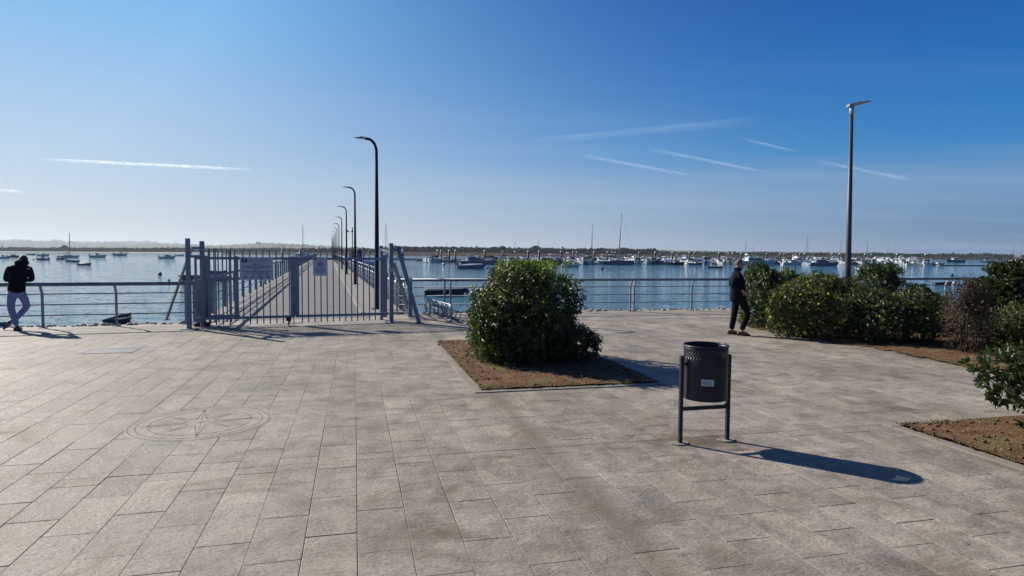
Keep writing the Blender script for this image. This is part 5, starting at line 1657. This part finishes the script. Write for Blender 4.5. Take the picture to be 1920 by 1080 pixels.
bush("dark rounded shrub right behind the tall street lamp", "shrub", GB, b, bl + [(-.25, -.1, 1.35, .2, .3, .16, 2), (.25, 0, 1.36, .16, .3, .14, 2)], 2300, M_LEAF, .055, .5, 8, .13, .5, seed=23, spikes=12)
b, bl = sh(1605, 1775, 570, 13.3, 1.3, e=3.0)
bush("long low dark hedge sprinkled with small white flowers, right of the lamp", "hedge", GB, b, bl + [(-.6, .2, .80, .5, .5, .22, 2.2), (.5, .2, .78, .5, .5, .2, 2.2)], 3600, M_LEAF, .045, .55, 8, .12, .35, seed=24, flowers=[(M_FL_W, 90, .03, "white_blossoms"), (M_FL_Y, 50, .028, "yellow_blossoms")], name="hedge")
b, bl = sh(1512, 1572, 527, 16.8, 1.0)
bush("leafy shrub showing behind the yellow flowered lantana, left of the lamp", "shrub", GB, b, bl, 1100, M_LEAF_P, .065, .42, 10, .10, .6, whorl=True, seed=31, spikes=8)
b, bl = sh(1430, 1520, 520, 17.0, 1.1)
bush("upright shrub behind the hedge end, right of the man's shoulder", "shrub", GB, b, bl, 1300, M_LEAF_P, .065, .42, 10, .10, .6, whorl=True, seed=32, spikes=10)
b, bl = sh(1700, 1752, 543, 15.2, .9, e=2.2)
bush("small leafy shrub with the water behind it, in the dip of the hedge", "shrub", GB, b, bl, 800, M_LEAF_P, .07, .36, 11, .08, .6, whorl=True, seed=25)
b, bl = sh(1786, 1856, 548, 11.9, .75, low=.08, e=2.3)
bush("half dry reddish brown shrub standing before the right end of the hedge", "shrub", GB, b, bl + [(-.08, 0, 1.02, .20, .25, .28, 2), (.22, .1, .80, .22, .25, .35, 2)], 1300, M_LEAF_R, .038, .45, 7, .16, .7, seed=26, stems=7, inner=.5, flowers=[(M_FL_W, 6, .03, "white_blossoms"), (M_FL_R, 3, .025, "red_blossoms")], spikes=16)
b, bl = sh(1838, 2000, 528, 13.9, 1.6, e=3)
bush("broad bright green shrub rising at the right edge of the bed", "shrub", GB, b, bl + [(-.15, 0, 1.42, .45, .5, .17, 2.2), (-.62, -.1, 1.05, .18, .4, .22, 2)], 3400, M_LEAF_P, .075, .38, 11, .09, .6, whorl=True, seed=27, spikes=6)
b, bl = sh(1860, 2000, 585, 12.3, 1.0, low=.05, e=2.5)
bush("lantana with pale yellow flowers and one crimson bloom at the right edge", "shrub", GB, b, bl, 2400, M_LEAF_L, .040, .6, 8, .13, .3, seed=28, flowers=[(M_FL_W, 30, .026, "white_blossoms"), (M_FL_Y, 24, .026, "yellow_blossoms"), (M_FL_R, 5, .03, "crimson_blossoms")])
b, bl = sh(1893, 1990, 487, 14.8, 1.0, e=2)
bush("tallest shrub tip poking up at the right edge of the photo", "shrub", GB, b, bl, 900, M_LEAF_P, .075, .38, 11, .09, .6, whorl=True, seed=29)
# --- pittosporum in the near right planter: large leaves in rosettes
fp = empty("shrub", (5.68, 6.3, -.03), 0, "shrub with large paddle leaves in rosettes overhanging the nearest right soil bed", "shrub")
rs = np.random.RandomState(5)
P, D, r = shoots(rs, [(.02, .12, .56, .78, .80, .24, 2.4), (.05, .0, .34, .52, .60, .26, 2.2), (-.68, .12, .56, .22, .28, .17, 2), (.45, .35, .62, .6, .6, .2, 2.4)], 560, .75, .45, inner=.25)
L = leaves_on(rs, P, D, 12, .07, .088, .95, True)
tint = rs.beta(2.2, 2.4, len(L[0]))
camd = np.linalg.norm(L[0] + np.array([5.68, 6.3, -.03]) - np.array([0, 0, 1.8]), axis=1)
vis = np.argsort(camd - L[0][:, 2] * .6 + np.abs(L[0][:, 0] + .5) * .3)[:260]
rest = np.setdiff1d(np.arange(len(camd)), vis)
o = leaf_cloud("foliage", L[0][rest], L[1][rest], L[2][rest], L[3][rest], .36, tint[rest], M_LEAF_P, fp); o["kind"] = "stuff"
lm = []
for tv in (.25, .45, .65, .85):
    o_ = leaf_cloud("leaf", np.zeros((1, 3)), np.array([[1., 0, 0]]), np.array([[0., 1, 0]]), np.array([1.0]), .36, np.array([tv]), M_LEAF_P, fp)
    lm.append(o_.data); bpy.data.objects.remove(o_)
for i in vis:
    N, T = Vector(L[1][i]), Vector(L[2][i]); U = T.cross(N).normalized(); T = N.cross(U) * -1
    # local frame of the single leaf: x = N, y = T, z = T x N
    M3 = Matrix(((N.x, T.x, 0), (N.y, T.y, 0), (N.z, T.z, 0))); z_ = N.cross(T)
    M3[0][2], M3[1][2], M3[2][2] = z_.x, z_.y, z_.z
    o = link_mesh("leaf", lm[min(3, int(tint[i] * 4))], fp)
    o.matrix_local = Matrix.Translation(Vector(L[0][i])) @ M3.to_4x4() @ Matrix.Scale(float(L[3][i]), 4)
for i in range(14):
    a = rs.rand() * 6.28; q = (.75 * math.cos(a), .72 * math.sin(a) + .1, .5 + .12 * rs.rand())
    MB().tube([(.25 * rs.rand(), .15 * rs.rand(), -.02), (q[0] * .45, q[1] * .45, .24), q], [.018, .012, .005], 6).build("stem", M_BARK, fp)
# --- litter, weeds and stones on the soil and along the kerbs
rs = np.random.RandomState(9)
def scatter(name, pts, size, mat, up=0.15, wid=.35):
    n = len(pts); N = np.concatenate([rs.normal(size=(n, 2)), np.full((n, 1), up) + rs.rand(n, 1) * up], 1); N /= np.linalg.norm(N, axis=1)[:, None]
    T = np.cross(N, np.array([0, 0, 1.])); T /= np.linalg.norm(T, axis=1)[:, None]
    o = leaf_cloud(name, pts, N, T, rs.uniform(.4, 1.3, n) * size, wid, rs.rand(n), mat, None); props(o, kind='stuff'); return o
M_DRY = leaf_material("dry_leaf", (.14, .085, .045), (.34, .25, .14), .8, .1, (1, .9, .6))
M_GRASS = leaf_material("grass_blade", (.05, .065, .02), (.14, .15, .045), .6, .3)
pts = []
for _ in range(1500):
    u, v = rs.uniform(PLANTER1[0], PLANTER1[1]), rs.uniform(PLANTER1[2], PLANTER1[3]); pts.append(tuple(UV(u, v, .035)))
for _ in range(900):
    u, v = rs.uniform(PLANTER2[0], 8), rs.uniform(3.0, PLANTER2[3]); pts.append(tuple(UV(u, v, .035)))
for _ in range(9000):
    x, y = rs.uniform(5, 14), rs.uniform(10.5, 18)
    if inside(BED_POLY, x + .1, y + .15): pts.append((x, y, .028))
scatter("leaf_litter", np.array(pts), .035, M_DRY)
pts = []
def along(a, b, n, spread, z=.0):
    for _ in range(n):
        t = rs.rand(); c = rs.rand() ** 2
        p = a * (1 - t) + b * t; pts.append((p.x + rs.normal() * spread, p.y + rs.normal() * spread, z))
along(UV(PLANTER2[0], PLANTER2[3]), UV(PLANTER2[0] + .9, PLANTER2[3]), 120, .025, .02); along(UV(PLANTER2[0], PLANTER2[3]), UV(PLANTER2[0], 3.4), 220, .03, .02)
along(UV(1.63, 8.13), UV(1.63, 12.6), 300, .03, .02); along(UV(1.63, 8.14), UV(3.9, 8.14), 330, .06, .02)
for i in range(len(BED) - 1): along(BED[i], BED[i + 1], 60, .12, .02)
scatter("grass", np.array(pts), .035, M_GRASS, .9, .14)
m = MB(); r6 = random.Random(8)
def clod(p, z):
    s_ = r6.uniform(.006, .022); m.ball((p.x, p.y, z), s_, 4, (1.2, .9, .7))
for _ in range(420): clod(UV(r6.uniform(PLANTER1[0] - .06, PLANTER1[1]), r6.uniform(PLANTER1[2] - .06, PLANTER1[3])), .034)
for _ in range(300): clod(UV(r6.uniform(PLANTER2[0] - .05, 7.6), r6.uniform(3.2, PLANTER2[3] + .04)), .034)
props(m.build("soil_clods", M_SOIL), kind='stuff')
M_STONE = simple("pale_stone", (.40, .35, .27), .9, 0, .3, 9, .4)
m = MB(); r5 = random.Random(5)
for (line, x0, x1) in ((lq, -14, XJ_L), (rq, -2.6, 14)):
    x = x0
    while x < x1:
        s_ = r5.uniform(.02, .075)
        m.ball((x, line(x) + r5.uniform(.12, .42), r5.uniform(-.03, .015)), s_, 5, (1.2, .9, .8)); x += r5.uniform(.03, .10)
props(m.build("rubble", M_STONE), kind='stuff')
m = MB()
for _ in range(60):
    x = r5.uniform(-2.9, 3.0); y = rq(x) - r5.uniform(-.2, .9) * max(0, min(1, (3 - x) / 4)); m.ball((x, y, .002), r5.uniform(.01, .035), 5, (1.3, 1, .5))
props(m.build("gravel", M_STONE), kind='stuff')

# ================================================================ the far shore
def tree(px, top, D, w, label, kind=0, seed=0):
    rs = np.random.RandomState(seed)
    q = AT(px, top, D); zt = q.z; z0 = WATER_Z + 1.2
    t = empty("tree", (q.x, D, z0), 0, label, "tree", "single trees on the far shore")
    h = zt - z0
    MB().tube([(0, 0, -1), (0, 0, h * .55)], [w * .06, w * .035], 6).build("trunk", M_BARK, t)
    bl = [(0, 0, h * .72, w / 2, w / 2, h * (.30 if kind == 0 else .20), 2), (w * .2, 0, h * .8, w * .3, w * .3, h * .18, 2)]
    P, Dd, r = shoots(rs, bl, 260, .4, .6, .5)
    L = leaves_on(rs, P, Dd, 5, .8, w * .13, .9)
    o = leaf_cloud("crown", *L[:3], L[3], .7, rs.beta(2, 3, len(L[0])), M_FARL, t); o["kind"] = "stuff"
tree(1003, 461.5, 860, 11, "umbrella shaped pine on the far shore above the navy cruiser", 1, 1)
tree(942, 462.5, 860, 9, "round tree on the far shore above the left of the bush", 0, 2)
tree(926, 464.5, 880, 12, "wide low tree just left of the round tree on the far shore", 0, 3)
tree(121, 461, 1150, 9, "single round tree standing on the low shore left of the mast", 0, 4)
tree(1128, 466.5, 900, 12, "tree on the far shore just left of the tallest mast", 0, 5)
tree(1170, 467, 900, 16, "broad tree on the far shore just right of the tallest mast", 0, 6)
# scrub and trees along the far shore that read as one mass
rs = np.random.RandomState(77)
PP = []
for (a, b, ytop, D0, D1, n) in ((735, 905, 466.0, 880, 940, 1500), (905, 1230, 468.4, 880, 1000, 2600), (1230, 1900, 474, 1000, 1300, 2600), (560, 735, 468.5, 880, 900, 500), (-60, 560, 466.4, 1180, 1260, 3000)):
    for _ in range(n):
        px = rs.uniform(a, b); D = rs.uniform(D0, D1) + (px - a) / (b - a) * 0
        yt = ytop + (px - a) * .0078 * (1 if a > 700 else .3) + rs.uniform(.1, 2.6) - 1.2 * max(0, math.sin(px * .045) * math.sin(px * .017 + 2))
        p = AT(px, yt, D); PP.append((p.x, p.y, p.z, rs.uniform(1.6, 3.4)))
PP = np.array(PP)
cube = []
N_ = len(PP); K = 7
base = PP[:, :3].repeat(K, 0) + rs.normal(size=(N_ * K, 3)) * PP[:, 3:4].repeat(K, 0) * np.array([.45, .45, .3])
Nn = rs.normal(size=(N_ * K, 3)); Nn /= np.linalg.norm(Nn, axis=1)[:, None]; Tn = np.cross(Nn, rs.normal(size=(N_ * K, 3))); Tn /= np.linalg.norm(Tn, axis=1)[:, None]
o = leaf_cloud("far_woods", base, Nn, Tn, PP[:, 3].repeat(K), .8, rs.beta(2, 3, N_ * K), M_FARL, None); props(o, kind='stuff')
# low white buildings and greenhouses on the shore
for i, (px0, px1, y0, y1, D, lab) in enumerate(((784, 800, 466.3, 468.2, 980, "left of two long pale greenhouses on the far shore above the gate's right"), (803, 822, 465.6, 467.8, 980, "right of two long pale greenhouses on the far shore"),
        (1770, 1794, 480.0, 482.4, 1150, "low white building on the far shore at right, left of the long one"), (1822, 1868, 481.0, 483.2, 1150, "long low white building on the far shore near the right edge"), (1178, 1184, 476.5, 479, 800, "tiny pale house on the far shore right of the long yacht"),
        (1062, 1066, 473.2, 476.2, 800, "tiny pale house on the far shore between navy cruiser and long yacht"), (480, 489, 453.4, 457.0, 3300, "farm building on top of the distant hill above the gate"))):
    a, b, tp, bt_ = AT(px0, y0, D), AT(px1, y0, D), AT(px0, y0, D).z, AT(px0, y1, D).z
    t = empty("shore_building", ((a.x + b.x) / 2, D, bt_), 0, lab, "building", "low buildings on the far shore")
    w, h = b.x - a.x, tp - bt_
    MB().box((0, 0, h * .35 - 1), (w, 8, h * .7 + 2)).build("wall", M_BW, t)
    mm = MB(); mm.add([(-w / 2 - .4, -4.5, h * .7), (w / 2 + .4, -4.5, h * .7), (w / 2 + .4, 4.5, h * .7), (-w / 2 - .4, 4.5, h * .7), (-w / 2, 0, h), (w / 2, 0, h)], [(0, 1, 5, 4), (2, 3, 4, 5), (0, 4, 3), (1, 2, 5), (3, 2, 1, 0)]); mm.build("roof", M_BW, t)
    for k in range(4): MB().box((-w * .36 + w * .24 * k, -4.03, h * .3), (w * .09, .08, h * .25)).build("window", M_GLASSD, t)

# ================================================================ vapour trails high in the sky
def mat_trail(name, op, seed):
    m = bpy.data.materials.new(name); m.use_nodes = True
    nt = m.node_tree; nt.nodes.clear()
    tcn = nt.nodes.new('ShaderNodeTexCoord'); sp = nt.nodes.new('ShaderNodeSeparateXYZ'); nt.links.new(tcn.outputs['Generated'], sp.inputs[0])
    across = mth(nt, 'SUBTRACT', 1.0, mth(nt, 'POWER', mth(nt, 'ABSOLUTE', mth(nt, 'MULTIPLY', mth(nt, 'SUBTRACT', sp.outputs[1], .5), 2.0)), 1.3))
    mp = nt.nodes.new('ShaderNodeMapping'); mp.inputs['Scale'].default_value = (14, 2.5, 1); mp.inputs['Location'].default_value = (seed, 0, 0); nt.links.new(tcn.outputs['Generated'], mp.inputs[0])
    nz_ = noise(nt, mp.outputs[0], 1.6, 5, .6)
    ends = mth(nt, 'MULTIPLY', mth(nt, 'MULTIPLY', sp.outputs[0], mth(nt, 'SUBTRACT', 1.0, sp.outputs[0])), 5.0)
    nz_ = mth(nt, 'MULTIPLY', mth(nt, 'MAXIMUM', mth(nt, 'SUBTRACT', nz_, .26), 0.0), 2.0)
    a = mth(nt, 'MULTIPLY', mth(nt, 'MULTIPLY', across, mth(nt, 'MINIMUM', ends, 1.0)), mth(nt, 'MULTIPLY', nz_, op * 1.8))
    tr = nt.nodes.new('ShaderNodeBsdfTransparent'); tl = nt.nodes.new('ShaderNodeBsdfTranslucent'); tl.inputs[0].default_value = (.9, .9, .9, 1)
    df = nt.nodes.new('ShaderNodeBsdfDiffuse'); df.inputs[0].default_value = (.9, .9, .9, 1)
    ad = nt.nodes.new('ShaderNodeAddShader'); nt.links.new(tl.outputs[0], ad.inputs[0]); nt.links.new(df.outputs[0], ad.inputs[1])
    mx = nt.nodes.new('ShaderNodeMixShader'); nt.links.new(mth(nt, 'MINIMUM', mth(nt, 'MAXIMUM', a, 0.0), 1.0), mx.inputs[0]); nt.links.new(tr.outputs[0], mx.inputs[1]); nt.links.new(ad.outputs[0], mx.inputs[2])
    out = nt.nodes.new('ShaderNodeOutputMaterial'); nt.links.new(mx.outputs[0], out.inputs[0])
    return m
ALT = 2400.0
for i, (x0, y0, x1, y1, wpx, op, lab) in enumerate(((60, 298, 480, 319, 6, .55, "brightest vapour trail, long and white in the sky above the left gate post"), (-40, 357, 45, 360, 5, .35, "short faint vapour trail at the left edge of the sky"),
        (975, 268, 1440, 224, 16, .07, "broad faint vapour trail slanting up to the right above the masts"), (1085, 290, 1300, 330, 7, .14, "lower left of the thin trails that slope down between bush and lamp"),
        (1212, 278, 1440, 324, 7, .14, "middle thin vapour trail sloping down to the right, left of the lamp"), (1388, 259, 1500, 286, 6, .12, "short upper vapour trail left of the lamp top"), (1525, 300, 1720, 340, 8, .12, "thin vapour trail passing behind the lamp pole"))):
    def sky_pt(px, py): 
        d = ray(px, py); t_ = (ALT - EYE) / d.z; return Vector((d.x * t_, d.y * t_, ALT))
    a, b = sky_pt(x0, y0), sky_pt(x1, y1)
    mid_ = (a + b) / 2; d = (b - a); L_ = d.length; an = math.atan2(d.y, d.x)
    # width on the sky: across the trail, from the picture width
    c1 = sky_pt((x0 + x1) / 2, (y0 + y1) / 2 - wpx / 2); c2 = sky_pt((x0 + x1) / 2, (y0 + y1) / 2 + wpx / 2)
    nrm = Vector((-d.y, d.x, 0)).normalized(); w = abs((c1 - c2).dot(nrm)) + 8
    t = bpy.data.meshes.new("vapour_trail")
    n = 12; vs = []; fs = []
    for k in range(n + 1):
        xx = -L_ / 2 + L_ * k / n
        for yk in (-w / 2, 0, w / 2): vs.append((xx, yk + math.sin(k * 1.3 + i) * w * .06, (w * .05 if yk == 0 else 0)))
    for k in range(n):
        for j in (0, 1): fs.append((k * 3 + j, k * 3 + 3 + j, k * 3 + 4 + j, k * 3 + 1 + j))
    t.from_pydata(vs, [], fs); t.materials.append(mat_trail("vapour", op, i * 3.7))
    o = link_mesh("vapour_trail", t, loc=tuple(mid_)); o.rotation_euler = (0, 0, an)
    props(o, lab, "vapour trail", "vapour trails in the sky")
